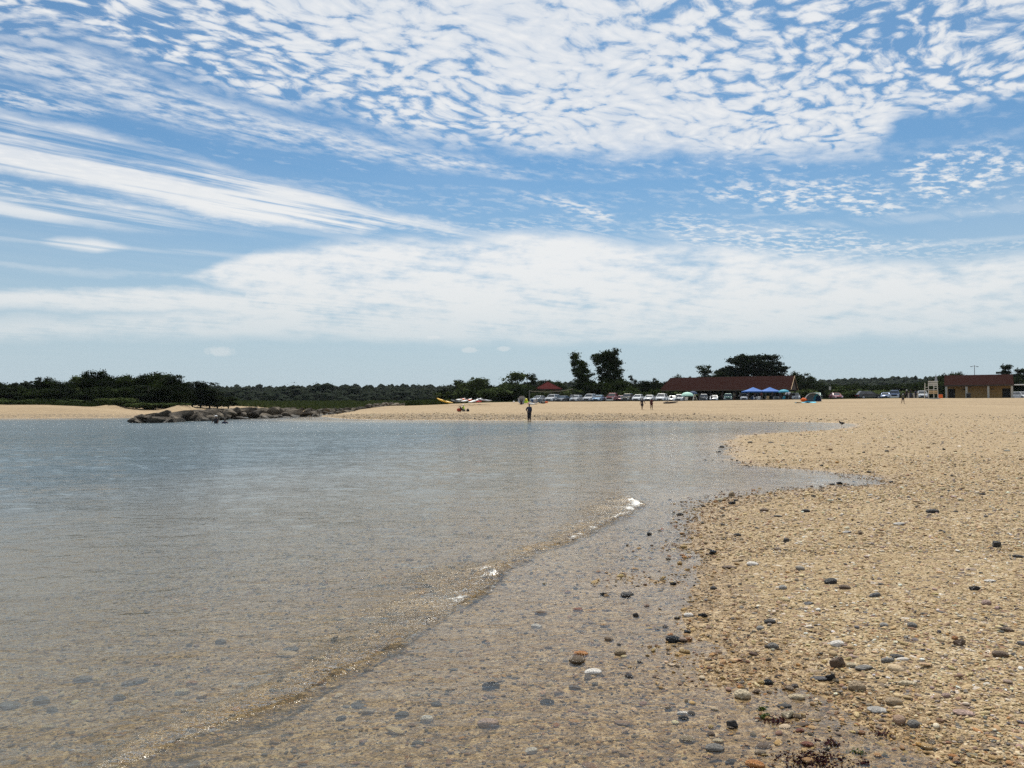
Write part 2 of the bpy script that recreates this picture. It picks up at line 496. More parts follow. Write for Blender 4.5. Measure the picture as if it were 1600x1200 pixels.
def make_water_mat():
    m, nt, out = new_mat('shallow_sea_water')
    P = geo_pos(); x, y, z = sep(P)
    at_ = nt.nodes.new('ShaderNodeAttribute'); at_.attribute_name = 'wdat'
    depth, foam_sparkle, chop = sep(at_.outputs['Vector'])
    NDIM[0] = '3D'
    # wind ripples: crests run roughly across the view
    v1 = comb(x * 0.62 + y * 0.10, y * 1.0 - x * 0.12)
    r1 = noise(v1, 0.9, 4, 0.55, 0.3); r2 = noise(v1, 4.6, 4, 0.58, 0.4); r3 = noise(v1, 19.0, 3, 0.6, 0.3); r4 = noise(P, 52.0, 2, 0.6)
    amp = 0.18 + chop
    patch = 0.25 + 1.5 * noise(comb(x * 0.3, y), 0.16, 4, 0.6)
    rough_zone = sstep(0.55, 1.3, chop)
    h = ((r1 - 0.5) * 0.16 + (r2 - 0.5) * 0.080 + (r3 - 0.5) * 0.022) * amp * patch + (r4 - 0.5) * rough_zone * 0.028 + rough_zone * 0.022
    nrm = bump(h, 1.0, 1.0)
    fr = nt.nodes.new('ShaderNodeFresnel'); fr.inputs[0].default_value = 1.333; nt.links.new(nrm, fr.inputs['Normal'])
    gl = nt.nodes.new('ShaderNodeBsdfGlossy'); gl.distribution = 'GGX'; nt.links.new((0.07 + rough_zone * 0.17).x, gl.inputs['Roughness'])
    gl.inputs['Color'].default_value = (1, 1, 1, 1); nt.links.new(nrm, gl.inputs['Normal'])
    tr = nt.nodes.new('ShaderNodeBsdfTransparent')
    k = vclamp(depth * 6.0)
    nt.links.new(mixc(sstep(0.7, 1.6, chop) * 0.8, mixc(k, (0.97, 0.965, 0.94), (0.82, 0.84, 0.76)), (0.98, 0.90, 0.66)), tr.inputs[0])  # golden wavelet tint stands in for sunlit sand glowing through the water
    df = nt.nodes.new('ShaderNodeBsdfDiffuse'); nt.links.new(mixc(sstep(0.1, 0.9, depth), (0.25, 0.225, 0.170), (0.066, 0.094, 0.104)), df.inputs[0])
    turb = 1.0 - V.op('EXPONENT', depth * -1.9)
    body = nt.nodes.new('ShaderNodeMixShader'); nt.links.new(turb.x, body.inputs[0]); nt.links.new(tr.outputs[0], body.inputs[1]); nt.links.new(df.outputs[0], body.inputs[2])
    s1 = nt.nodes.new('ShaderNodeMixShader'); nt.links.new(fr.outputs[0], s1.inputs[0]); nt.links.new(body.outputs[0], s1.inputs[1]); nt.links.new(gl.outputs[0], s1.inputs[2])
    # foam: real bubbles, and white flecks painted in for sun sparkle
    fn = noise(P, 95, 3, 0.65, 0.5) * 0.6 + noise(P, 24, 3, 0.6) * 0.4
    fo = sstep(0.0, 0.06, fn - (0.80 - foam_sparkle * 0.395)) * sstep(0.04, 0.2, foam_sparkle)
    fd = nt.nodes.new('ShaderNodeBsdfPrincipled'); fd.inputs['Base Color'].default_value = (0.86, 0.86, 0.82, 1); fd.inputs['Roughness'].default_value = 0.35
    s2 = nt.nodes.new('ShaderNodeMixShader'); nt.links.new(fo.x, s2.inputs[0]); nt.links.new(s1.outputs[0], s2.inputs[1]); nt.links.new(fd.outputs[0], s2.inputs[2])
    nt.links.new(s2.outputs[0], out.inputs[0])
    return m


M_SAND = make_sand_mat()
M_WATER = make_water_mat()

# ground sheet
X, Y, Fc = fan_grid(rows_to(5200), 620, 1.15)
Z = ground_z(X, Y)
Z = Z - 0.0 * Y
ground = mesh_np('beach_ground', np.stack([X, Y, Z], -1), Fc, [M_SAND])
tag(ground, kind='structure')

# water sheet with the small breaking wavelet
WAVE = [(-3.1, 1.9), (-2.45, 2.7), (-1.78, 3.42), (-1.20, 4.50), (-0.85, 5.4), (-0.42, 6.55), (-0.12, 7.45), (0.18, 8.3), (0.52, 9.0), (1.05, 10.1), (1.65, 11.3), (2.05, 12.4), (2.05, 13.6), (1.6, 15.0)]
WV2 = [(5.0, 17.2), (5.55, 16.7), (6.2, 16.0), (6.35, 15.4)]
WV3 = [(5.0, 25.5), (4.6, 22.5), (5.6, 19.7), (7.0, 18.0)]


def wave_fields(x, y):
    P = np.array(WAVE); d = np.full(x.shape, 1e18); side = np.zeros(x.shape); tt = np.zeros(x.shape)
    for i in range(len(P) - 1):
        a, b = P[i], P[i + 1]; e = b - a; L2 = e @ e
        t = np.clip(((x - a[0]) * e[0] + (y - a[1]) * e[1]) / L2, 0, 1)
        dx, dy = x - a[0] - t * e[0], y - a[1] - t * e[1]
        dd = dx * dx + dy * dy; k = dd < d
        cr = (e[0] * (y - a[1]) - e[1] * (x - a[0])) / math.sqrt(L2)
        d = np.where(k, dd, d); side = np.where(k, np.sign(cr), side); tt = np.where(k, i + t, tt)
    return np.sqrt(d) * side, tt          # positive = seaward (left)


X, Y, Fc = fan_grid(rows_to(190, 1.7), 900, 1.0)
s, tt = wave_fields(X, Y)
s = s + vnoise(X, Y, 1.1, 20) * 0.07 + vnoise(X, Y, 0.5, 21) * 0.06 + vnoise(X, Y, 0.16, 22) * 0.022
along = np.interp(tt, [0, 2, 5, 7, 8.5, 10, 11, 12, 13], [0.85, 0.85, 0.95, 1.0, 1.0, 1.05, 1.1, 0.5, 0.0])
lip = 0.75 + 0.55 * vnoise(X, Y, 0.62, 31) + 0.35 * vnoise(X, Y, 0.21, 32)
ridge = np.where(s < 0, np.exp(-(s / 0.09) ** 2), np.exp(-(s / 0.16) ** 2)) * along * np.clip(lip, 0.15, 1.4)
ridge = ridge + 0.35 * along * np.exp(-((s - 0.42 - 0.1 * vnoise(X, Y, 0.9, 33)) / 0.10) ** 2) * np.clip(vnoise(X, Y, 1.3, 34) + 0.3, 0, 1)
lum = 1 + 0.40 * vnoise(X, Y, 0.12, 23) + 0.35 * vnoise(X, Y, 0.05, 24)
wide_f = np.interp(tt, [0, 2, 3.5, 5, 6, 6.6, 8, 9, 10, 11, 13], [0.12, 0.14, 0.22, 0.55, 0.50, 0.10, 0.10, 0.25, 0.40, 0.55, 0.2])
near = np.where(s < 0, np.exp(-(s / 0.07) ** 2), np.exp(-(s / (wide_f + 0.06)) ** 2)) * along * np.clip(0.95 + 0.5 * vnoise(X, Y, 0.4, 35), 0.2, 1.3)
# foamier stretches of the crest
fz = np.interp(tt, [0, 3, 4.2, 5.3, 5.9, 6.15, 6.5, 7.8, 8.4, 9.2, 10.2, 11.2, 12, 13], [0.48, 0.48, 0.60, 0.70, 0.88, 0.7, 0.2, 0.2, 0.66, 0.72, 0.85, 0.98, 0.5, 0])
foam_sparkle = fz * np.where(s < 0, np.exp(-(s / 0.05) ** 2), np.exp(-(s / np.maximum(wide_f, 0.05)) ** 2))
foam_sparkle = foam_sparkle * (0.78 + 0.34 * vnoise(X, Y, 0.24, 25) + 0.28 * vnoise(X, Y, 0.09, 36))
for W, a, wd in ((WV2, 0.75, 0.16), (WV3, 0.45, 0.35)):
    dd = seg_dist(X, Y, W)
    foam_sparkle = np.maximum(foam_sparkle, a * np.exp(-(dd / wd) ** 2) * (0.8 + 0.4 * vnoise(X, Y, 0.3, 26)))  # sparkle on the inlet wavelets, painted as white flecks
gzv = ground_z(X, Y)
shoreline = np.exp(-((gzv + 0.004) / 0.006) ** 2) * (Y < 75) * 0.25
depth = np.clip(-gzv, 0, 3)
fade = np.clip(depth / 0.02, 0, 1)
Z = ridge * np.interp(tt, [0, 3, 6, 13], [0.028, 0.035, 0.044, 0.045]) * lum * np.clip(depth / 0.01, 0.3, 1)
far = sm(5, 20, Y)
Z = Z + (vnoise(X, Y * 1.6, 0.45, 27) * 0.0035 + vnoise(X, Y * 1.5, 0.17, 28) * 0.0016) * fade * (0.5 + far)
Z = Z + (vnoise(X * 0.5, Y, 1.6, 29) * 0.012 * far + vnoise(X * 0.5, Y, 0.7, 30) * 0.006 * far) * np.clip(depth / 0.15, 0, 1)
chop = 0.03 + 0.22 * sm(6, 25, Y) * sm(0.0, 0.25, depth) + 0.50 * sm(12, 60, Y) * sm(6, -14, X + 0 * Y) * sm(0.0, 0.3, depth) + 0.12 * sm(0.0, 0.08, depth) + 1.6 * near * np.interp(tt, [0, 5, 11, 13], [0.9, 1, 1, 0.3])
water = mesh_np('sea_water', np.stack([X, Y, Z], -1), Fc, [M_WATER])
a = water.data.attributes.new('wdat', 'FLOAT_VECTOR', 'POINT')
a.data.foreach_set('vector', np.stack([depth, np.clip(foam_sparkle + shoreline, 0, 1), chop], -1).astype(np.float32).ravel())
tag(water, kind='structure')

# ---------------------------------------------------------------- shingle
def mat_stone():
    m, nt, out = new_mat('pebble_stone')
    a = nt.nodes.new('ShaderNodeAttribute'); a.attribute_type = 'INSTANCER'; a.attribute_name = 'pcol'
    g = nt.nodes.new('ShaderNodeAttribute'); g.attribute_type = 'INSTANCER'; g.attribute_name = 'wet'
    tc = nt.nodes.new('ShaderNodeTexCoord')
    n = noise(tc.outputs['Object'], 2.6, 4, 0.65)
    k = nt.nodes.new('ShaderNodeVectorMath'); k.operation = 'SCALE'
    nt.links.new(a.outputs['Vector'], k.inputs[0]); nt.links.new((0.72 + n * 0.56).x, k.inputs[3])
    principled(nt, out, k.outputs[0], 0.85 - V(g.outputs['Fac']) * 0.62, bump(noise(tc.outputs['Object'], 7, 3, 0.6), 0.12, 0.5), 0.35)
    return m


M_PEB = mat_stone()


def ico(sub=2):
    bm = bmesh.new(); bmesh.ops.create_icosphere(bm, subdivisions=sub, radius=1)
    co = np.array([v.co[:] for v in bm.verts]); f = np.array([[v.index for v in p.verts] for p in bm.faces]); bm.free()
    return co, f


def rock_co(seed, rough=0.18, sub=2, cuts=4, sq=(1, .8, .5)):
    co, f = ico(sub); r = np.random.default_rng(seed)
    for _ in range(cuts):                     # planar facets where the stone has split
        n = r.normal(size=3); n /= np.linalg.norm(n); dd = r.uniform(0.55, 0.9)
        h = co @ n; k = h > dd
        co[k] -= np.outer((h[k] - dd) * 0.9, n)
    q = co * 1.3 + seed
    co *= (1 + rough * (vnoise(q[:, 0] + q[:, 2] * .7, q[:, 1] - q[:, 2] * .6, 0.9, seed)))[:, None]
    return co * np.array(sq), f


def hull_co(seed, n=14, sq=(1, .75, .65), bev=.05):
    r = np.random.default_rng(seed); p = r.normal(size=(n, 3)); p /= np.linalg.norm(p, axis=1)[:, None]
    p = p * r.uniform(.8, 1.0, (n, 1)) * np.array(sq)
    bm = bmesh.new()
    for q in p: bm.verts.new(q)
    h = bmesh.ops.convex_hull(bm, input=bm.verts)
    bmesh.ops.delete(bm, geom=[v for v in bm.verts if not v.link_faces], context='VERTS')
    bmesh.ops.dissolve_limit(bm, angle_limit=.22, verts=bm.verts, edges=bm.edges)
    bmesh.ops.bevel(bm, geom=list(bm.edges), offset=bev, segments=2, affect='EDGES', clamp_overlap=True)
    bmesh.ops.triangulate(bm, faces=bm.faces)
    bm.verts.index_update()
    co = np.array([v.co[:] for v in bm.verts]); f = np.array([[v.index for v in q.verts] for q in bm.faces]); bm.free()
    return co, f


shapes = bpy.data.collections.new('pebble_shapes')
for i in range(9):
    sq = [(1, .78, .42), (1, .7, .35), (1, .9, .55), (1, .62, .3), (1, .8, .25), (1, .75, .5), (1, .55, .4), (1, .85, .38), (1, .68, .3)][i]
    c, f = rock_co(100 + i, 0.14, 2, [0, 1, 0, 2, 3, 1, 4, 0, 5][i], sq)
    if i in (3, 4, 6, 8): c, f = hull_co(60 + i, 16, sq, .04)
    o = mesh_np('pebble', c, f, [M_PEB], smooth=i not in (6, 8), link=False)
    shapes.objects.link(o)

PAL = np.array([(.62, .485, .29), (.52, .37, .195), (.43, .32, .19), (.58, .435, .245), (.74, .645, .49), (.30, .26, .22), (.17, .16, .155), (.33, .20, .13), (.52, .29, .12), (.80, .76, .68), (.075, .07, .07), (.40, .30, .26)])
PWD = np.array([.21, .18, .14, .17, .10, .05, .040, .045, .02, .04, .035, .05])
PWW = np.array([.10, .11, .13, .08, .06, .13, .11, .08, .035, .045, .05, .08])


def scatter(n, ymin, ymax, pw, smed, sspread, umax=0.98, need=None, grow=0.0, embed=0.25):
    t = rng.random(n); pw = pw + 0.013
    a, b = ymin ** (1 - pw), ymax ** (1 - pw)
    y = (a + t * (b - a)) ** (1 / (1 - pw))
    x = rng.uniform(-umax, umax, n) * (y * 0.78 + 1.2)
    z = ground_z(x, y)
    if need is not None:
        k = need(x, y, z); x, y, z = x[k], y[k], z[k]; n = len(x)
    size = smed * np.exp(rng.normal(0, sspread, n)) * (1 + grow * y)
    size = np.minimum(size, smed * 3.6 * (1 + grow * y))
    wet = 1 - sm(0.0, 0.035, z + rng.normal(0, 0.008, n))
    iw = rng.choice(len(PAL), n, p=PWW / PWW.sum()); idd = rng.choice(len(PAL), n, p=PWD / PWD.sum())
    ci = np.where(rng.random(n) < wet, iw, idd)
    col = PAL[ci] * rng.uniform(0.78, 1.2, (n, 1)) * (1 + rng.normal(0, 0.04, (n, 3)))
    col = np.clip(col * (1 - 0.33 * wet)[:, None] * (1 + wet[:, None] * np.array([.12, -.05, -.30])), 0.01, 0.85)
    scl = np.stack([size * rng.uniform(.8, 1.3, n), size * rng.uniform(.75, 1.1, n), size * rng.uniform(.7, 1.15, n)], -1) * 0.5
    rot = np.stack([rng.normal(0, .16, n), rng.normal(0, .16, n), rng.normal(0.15, 1.0, n)], -1)
    pz = z + scl[:, 2] * (0.42 - embed * rng.random(n) * 1.6)
    return np.stack([x, y, pz], -1), scl, rot, col, wet


def gn_instances(name, parts, coll):
    P, S, Rr, C_, W = [np.concatenate(q) for q in zip(*parts)]
    me = bpy.data.meshes.new(name); me.vertices.add(len(P)); me.vertices.foreach_set('co', P.astype(np.float32).ravel())
    for an, arr in (('scl', S), ('rot', Rr), ('pcol', C_)):
        a = me.attributes.new(an, 'FLOAT_VECTOR', 'POINT'); a.data.foreach_set('vector', arr.astype(np.float32).ravel())
    a = me.attributes.new('wet', 'FLOAT', 'POINT'); a.data.foreach_set('value', W.astype(np.float32))
    o = bpy.data.objects.new(name, me); COL.objects.link(o)
    ng = bpy.data.node_groups.new(name, 'GeometryNodeTree')
    ng.interface.new_socket('Geometry', in_out='INPUT', socket_type='NodeSocketGeometry')
    ng.interface.new_socket('Geometry', in_out='OUTPUT', socket_type='NodeSocketGeometry')
    N = ng.nodes.new; L = ng.links.new
    gi, go = N('NodeGroupInput'), N('NodeGroupOutput')
    ci = N('GeometryNodeCollectionInfo'); ci.inputs['Collection'].default_value = coll
    ci.inputs['Separate Children'].default_value = True; ci.inputs['Reset Children'].default_value = True
    iop = N('GeometryNodeInstanceOnPoints'); iop.inputs['Pick Instance'].default_value = True
    rv = N('FunctionNodeRandomValue'); rv.data_type = 'INT'; rv.inputs[4].default_value = 0; rv.inputs[5].default_value = 8

    def attr(n):
        q = N('GeometryNodeInputNamedAttribute'); q.data_type = 'FLOAT_VECTOR'; q.inputs[0].default_value = n; return q.outputs[0]
    e2r = N('FunctionNodeEulerToRotation'); L(attr('rot'), e2r.inputs[0])
    m2p = N('GeometryNodeMeshToPoints')
    L(gi.outputs[0], m2p.inputs[0]); L(m2p.outputs[0], iop.inputs['Points']); L(ci.outputs[0], iop.inputs['Instance'])
    L(rv.outputs[2], iop.inputs['Instance Index']); L(e2r.outputs[0], iop.inputs['Rotation']); L(attr('scl'), iop.inputs['Scale'])
    L(iop.outputs[0], go.inputs[0])
    md = o.modifiers.new('scatter', 'NODES'); md.node_group = ng
    return o


dryside = lambda x, y, z: z > -0.012
notdeep = lambda x, y, z: z > -0.5
parts = [
    scatter(20000, 2.2, 6.2, 1.0, 0.023, 0.38, 1.0, lambda x, y, z: (z > -0.004) & (z < 0.11) & (rng.random(len(x)) < 0.42), embed=0.2),
    scatter(125000, 2.2, 8.5, 1.0, 0.0125, 0.45, 1.0, lambda x, y, z: z > 0.0, embed=0.15),
    scatter(60000, 2.2, 7.5, 1.0, 0.0135, 0.45, 1.0, lambda x, y, z: z <= 0.0, embed=0.4),
    scatter(9000, 2.2, 11.0, 1.0, 0.029, 0.42, 1.0, None, embed=0.55),
    scatter(95000, 8.0, 22, 1.1, 0.0140, 0.50, 1.0, lambda x, y, z: z > -0.01, grow=0.03, embed=0.12),
    scatter(16000, 7.0, 14, 0.6, 0.026, 0.45, 0.6, lambda x, y, z: z < 0.0, embed=0.5),
    scatter(34000, 12, 75, 1.1, 0.026, 0.50, 1.0, lambda x, y, z: z > 0.0, grow=0.022, embed=0.12),
]
gravel = gn_instances('beach_pebbles', parts, shapes)
tag(gravel, 'small rounded tan, cream and grey pebbles carpeting the beach and shallows', 'pebbles', kind='stuff')

# darker stones gathered along the wet edge
edge_parts = [
    scatter(10000, 4, 60, 1.2, 0.030, 0.45, 0.9, lambda x, y, z: (z > -0.02) & (z < 0.035) & (rng.random(len(x)) < 0.35), grow=0.012)]
belt = scatter(34000, 70, 112, 0.6, 0.085, 0.45, 0.95, lambda x, y, z: (z > 0.0) & (z < 0.50) & (x > -27) & (rng.random(len(x)) < (1.0 - 0.8 * sm(92, 112, y)) * (1 - .85 * sm(10, 34, x))))
edge_parts.append(belt)
for q in edge_parts:
    k = rng.random(len(q[0])) < 0.6
    q[3][k] = q[3][k] * 0.25 + 0.01
gn = gn_instances('waterline_shingle', edge_parts, shapes)
tag(gn, 'dark wet shingle strewn along the water edge', 'shingle', kind='stuff')

# ---------------------------------------------------------------- vegetation
def mat_leaf(name, c0, c1, c2):
    m, nt, out = new_mat(name)
    P = geo_pos()
    oi = nt.nodes.new('ShaderNodeObjectInfo')
    tc = nt.nodes.new('ShaderNodeTexCoord')
    n = noise(P, 0.55, 3, 0.6) * 0.6 + noise(P, 2.7, 2, 0.6) * 0.5 + (V(oi.outputs['Random']) - 0.5) * 0.25
    col = ramp(n, [(0.30, c0), (0.55, c1), (0.78, c2)])
    b = principled(nt, None, col, 0.85, None, 0.04)
    t = nt.nodes.new('ShaderNodeBsdfTranslucent'); nt.links.new(col, t.inputs[0])
    mx = nt.nodes.new('ShaderNodeMixShader'); mx.inputs[0].default_value = 0.12
    nt.links.new(b.outputs[0], mx.inputs[1]); nt.links.new(t.outputs[0], mx.inputs[2]); nt.links.new(mx.outputs[0], out.inputs[0])
    return m


def mat_simple(name, c, rough=0.7, var=0.25, scale=3.0, spec=0.4, metal=0.0, bmp=0.0, **kw):
    m, nt, out = new_mat(name)
    tc = nt.nodes.new('ShaderNodeTexCoord')
    n = noise(tc.outputs['Object'], scale, 4, 0.6)
    lo = tuple(v * (1 - var) for v in c); hi = tuple(min(1, v * (1 + var)) for v in c)
    col = ramp(n, [(0.3, lo), (0.7, hi)])
    principled(nt, out, col, rough, bump(n, bmp, 1.0) if bmp else None, spec, Metallic=metal, **kw)
    return m


M_LEAF = mat_leaf('dark_leaves', (0.005, 0.009, 0.0035), (0.014, 0.024, 0.007), (0.062, 0.088, 0.022))  # brightest tone is put in for sunlit leaves
M_LEAFL = mat_leaf('light_leaves', (0.030, 0.045, 0.014), (0.060, 0.085, 0.026), (0.110, 0.135, 0.045))
M_PINE = mat_leaf('pine_needles', (0.006, 0.011, 0.006), (0.013, 0.022, 0.010), (0.030, 0.042, 0.018))
M_FAR = mat_leaf('far_leaves', (0.006, 0.011, 0.006), (0.010, 0.017, 0.008), (0.017, 0.026, 0.011))
M_GRASS = mat_leaf('marsh_reeds', (0.022, 0.034, 0.010), (0.042, 0.060, 0.018), (0.08, 0.098, 0.032))
M_BARK = mat_simple('bark', (0.075, 0.060, 0.045), 0.9, 0.4, 5)


def tube_np(pts, rad, k=6):
    pts = [Vector(p) for p in pts]; V_, F_ = [], []
    for i, p in enumerate(pts):
        d = (pts[min(i + 1, len(pts) - 1)] - pts[max(i - 1, 0)]).normalized()
        a = d.orthogonal().normalized(); b = d.cross(a)
        for j in range(k):
            th = 2 * math.pi * j / k
            V_.append(tuple(p + (a * math.cos(th) + b * math.sin(th)) * rad[i]))
        if i:
            o = (i - 1) * k
            for j in range(k): F_.append((o + j, o + (j + 1) % k, o + k + (j + 1) % k, o + k + j))
    return np.array(V_), np.array(F_)


def leaf_quads(cent, size, r, flat=0.0):
    """a small randomly turned quad at every centre"""
    n = len(cent)
    u = r.normal(size=(n, 3)); u[:, 2] *= (1 - flat); u /= np.linalg.norm(u, axis=1)[:, None]
    v = r.normal(size=(n, 3)); v[:, 2] *= (1 - flat); v -= (v * u).sum(1)[:, None] * u; v /= np.linalg.norm(v, axis=1)[:, None]
    s = (size * r.uniform(.55, 1.3, n))[:, None] * 0.5
    a = r.uniform(.45, 1.0, n)[:, None]
    co = np.stack([cent - u * s, cent + v * s * a, cent + u * s, cent - v * s * a], 1).reshape(-1, 3)
    return co, np.arange(n * 4).reshape(-1, 4)


def crown_np(lobes, ncl, nleaf, leaf, r, spread=0.5, flat=0.0, gap=0.0):
    """lobes: (x,y,z,rx,ry,rz) ellipsoids; clusters sit near their surfaces, leaves round the clusters"""
    L = np.array(lobes, float); vol = (L[:, 3] * L[:, 4] * L[:, 5]) ** 0.75; vol /= vol.sum()
    i = r.choice(len(L), ncl, p=vol)
    d = r.normal(size=(ncl, 3)); d /= np.linalg.norm(d, axis=1)[:, None]
    rad = r.uniform(0.35, 1.0, ncl) ** 0.6
    c = L[i, :3] + d * L[i, 3:] * rad[:, None]
    k = r.integers(0, ncl, ncl * nleaf * 2)
    sc_ = r.uniform(.5, 1.25, ncl)[k]
    off = r.normal(size=(len(k), 3)) * spread * sc_[:, None] * np.array([1, 1, 0.62 - 0.3 * flat])
    return leaf_quads(c[k] + off, leaf, r, flat)


TREES = {}
LM = [(700, 'the yellow kayak'), (718, 'the pile of kayaks'), (738, 'the seated person in lime'), (757, 'the long pale kayak'), (790, 'the gap left of the tipped umbrella'), (816, 'the tipped round umbrella'), (842, 'the leftmost silver sedan'),
      (864, 'the white car below the hipped shelter'), (882, 'the charcoal sedan'), (901, 'the silver hatchback by the net post'), (922, 'the white car under the shorter poplar'), (938, 'the pale blue sedan'), (956, 'the tall rosy pickup'), (972, 'the maroon sedan'),
      (984, 'the olive grey car'), (998, 'the white hatchback above the couple'), (1015, 'the low white sedan'), (1034, 'the white minivan at the pavilion corner'), (1055, 'the left pavilion posts'), (1074, 'the mint umbrella'), (1092, 'the white pole stand'), (1118, 'the white sedan seen through the pavilion'),
      (1140, 'the green car seen through the pavilion'), (1162, 'the tall white car left of the canopies'), (1180, 'the left blue canopy'), (1203, 'the right blue canopy'), (1226, 'the teal umbrella'), (1245, 'the right pavilion gable'), (1266, 'the beach shelter'), (1282, 'the green and white hatchback'),
      (1297, 'the notice sign'), (1310, 'the reddish sedan'), (1328, 'the gap before the black wagon'), (1345, 'the rear of the black wagon'), (1368, 'the nose of the black wagon'), (1384, 'the blue sedan'), (1400, 'the dark blue pickup'), (1418, 'the person at the block wall'), (1430, 'the block wall'), (1443, 'the car left of the lifeguard chair'),
      (1460, 'the lifeguard chair'), (1474, 'the orange barrel'), (1486, 'the left wash house door'), (1512, 'the black bin'), (1535, 'the middle of the wash house'), (1560, 'the right wash house lamp'), (1572, 'the right wash house door'), (1592, 'the flat awning'), (1640, 'the right edge of the view')]
LMS = [(-40, 'the left edge of the view'), (30, 'the left end of the sand'), (68, 'the small spiky pine'), (105, 'the dip before the high crown'), (148, 'the tallest crown'), (192, 'the small sand slip'), (236, 'the broad green crown'), (264, 'the right shoulder of the grove'), (290, 'the big dune slope'), (320, 'the pine clump')]
USED = {}


def uniq(fmt, px, lms=None):
    """words for where a look-alike stands, by the landmark in line with it"""
    lms = lms or LM; lms = sorted(lms, key=lambda q: abs(q[0] - px))
    d = px - lms[0][0]
    for rel in (('in line with', 'a little left of', 'a little right of') if abs(d) < 4 else ('a little left of', 'farther left of', 'just left of') if d < 0 else ('a little right of', 'farther right of', 'just right of')):
        t = fmt % (rel + ' ' + lms[0][1])
        if t not in USED: USED[t] = 1; return t
    for nm in lms[1:4]:
        t = fmt % ('nearest ' + nm[1])
        if t not in USED: USED[t] = 1; return t
    return t



def tree_proto(key, H, trunk_r, lobes, ncl, nleaf, leaf, spread, mat, flat=0.0, lean=0.0, limbs=5, seed=1, tname='trunk'):
    r = np.random.default_rng(seed)
    co, f = crown_np(lobes, ncl, nleaf, leaf, r, spread, flat)
    cme = mesh_np('crown', co, f, [mat], smooth=False, link=False)
    vs, fs, nv = [], [], 0
    top = max(l[2] for l in lobes)
    tp = [(0, 0, -0.4), (lean * .1, 0, H * .2), (lean * .45, 0.05, H * .5), (lean * .8, 0, top)]
    parts_ = [tube_np(tp, [trunk_r * 1.25, trunk_r, trunk_r * .6, trunk_r * .2])]
    for l in (lobes * 3)[:limbs]:
        b = r.uniform(.25, .55)
        p0 = Vector(tp[1]).lerp(Vector(tp[3]), b)
        p2 = Vector(l[:3]) + Vector(r.normal(size=3)) * 0.25 * l[3]
        p1 = p0.lerp(p2, .5) + Vector((0, 0, 0.1 * H * r.uniform(-.3, .6)))
        parts_.append(tube_np([p0, p1, p2], [trunk_r * .45, trunk_r * .3, trunk_r * .08], 5))
    for a, b in parts_: vs.append(a); fs.append(b + nv); nv += len(a)
    tme = mesh_np('trunk', np.concatenate(vs), np.concatenate(fs), [M_BARK], link=False)
    zs = co[:, 2]; xs = co[:, 0]
    TREES[key] = (cme, tme, float(np.percentile(zs, 99.3)), float(np.percentile(xs, 99) - np.percentile(xs, 1)), float((np.percentile(xs, 99) + np.percentile(xs, 1)) / 2))


def lobes_round(r, W, H, n, base=0.25, sq=0.6):
    out = []
    for _ in range(n):
        a = r.uniform(0, 2 * math.pi); q = r.uniform(0.1, 0.62) * W / 2
        z = H * r.uniform(base + .12, 0.86)
        s = W * r.uniform(.16, .27) * (1.15 - 0.55 * abs(z / H - .55))
        out.append((math.cos(a) * q, math.sin(a) * q, z, s, s, s * sq))
    return out


rr = np.random.default_rng(5)
tree_proto('round', 7, .18, lobes_round(rr, 6, 7, 11, .12), 130, 34, .30, .40, M_LEAF, seed=1)
tree_proto('round_b', 7, .18, lobes_round(rr, 7, 7, 12, .05), 130, 34, .30, .42, M_LEAF, seed=2)
tree_proto('pine', 7, .16, [(rr.normal() * .7, rr.normal() * .7, z, 2.2 - .22 * z, 2.2 - .22 * z, .35) for z in np.linspace(1.2, 6.6, 10)], 120, 34, .28, .36, M_PINE, 0.35, seed=3)
tree_proto('pine_b', 7, .16, [(rr.normal() * .9, rr.normal() * .9, z, 2.6 - .2 * z, 2.6 - .2 * z, .4) for z in np.linspace(.9, 6.5, 9)], 110, 36, .28, .40, M_PINE, 0.3, seed=4)
tree_proto('loose', 7, .14, lobes_round(rr, 7, 7, 9, .2, .5), 70, 30, .27, .34, M_LEAFL, seed=5)
tree_proto('loose_b', 8, .16, lobes_round(rr, 6, 8, 9, .15, .55), 85, 30, .27, .36, M_LEAFL, seed=6)
# two poplars leaning to the left: crowns in upright tufts with sky between them
pl = [(.1, 0, 1.1, 1.6, 1.5, .9), (-.2, 0, 2.2, 1.7, 1.6, 1.1), (.4, 0, 3.6, 1.3, 1.3, 1.0), (-.5, 0, 4.6, 1.0, 1.0, 1.1), (-.9, 0, 6.2, 1.0, 1.0, 1.1), (.25, 0, 6.0, .8, .8, .9), (-1.4, 0, 7.8, .9, .9, 1.2), (-.5, 0, 7.6, .7, .7, .9), (-1.9, 0, 9.2, .65, .65, 1.0), (1.1, 0, 3.2, .7, .7, .8)]
tree_proto('poplar', 10.5, .18, [(a, b, c, d * 1.15, e, f * 1.1) for a, b, c, d, e, f in pl], 210, 36, .30, .36, M_LEAF, 0, -1.8, 7, seed=7)
pl = [(.2, 0, 1.0, 1.9, 1.7, 1.0), (.1, 0, 2.3, 2.1, 1.8, 1.4), (1.5, 0, 4.0, 1.1, 1.1, 1.0), (-.6, 0, 4.4, 1.5, 1.3, 1.3), (.6, 0, 5.6, 1.4, 1.2, 1.2), (-.9, 0, 6.8, 1.1, 1.0, 1.2), (.9, 0, 7.6, 1.1, 1.1, 1.2), (-1.8, 0, 8.8, 1.1, .9, 1.0), (-.5, 0, 9.5, .9, .9, 1.2),
      (.6, 0, 9.2, .9, .9, 1.2), (1.4, 0, 9.4, .7, .7, 1.3), (1.9, 0, 6.3, .6, .6, .5), (-2.3, 0, 9.6, .6, .6, .6), (2.1, 0, 3.2, .8, .8, .5)]
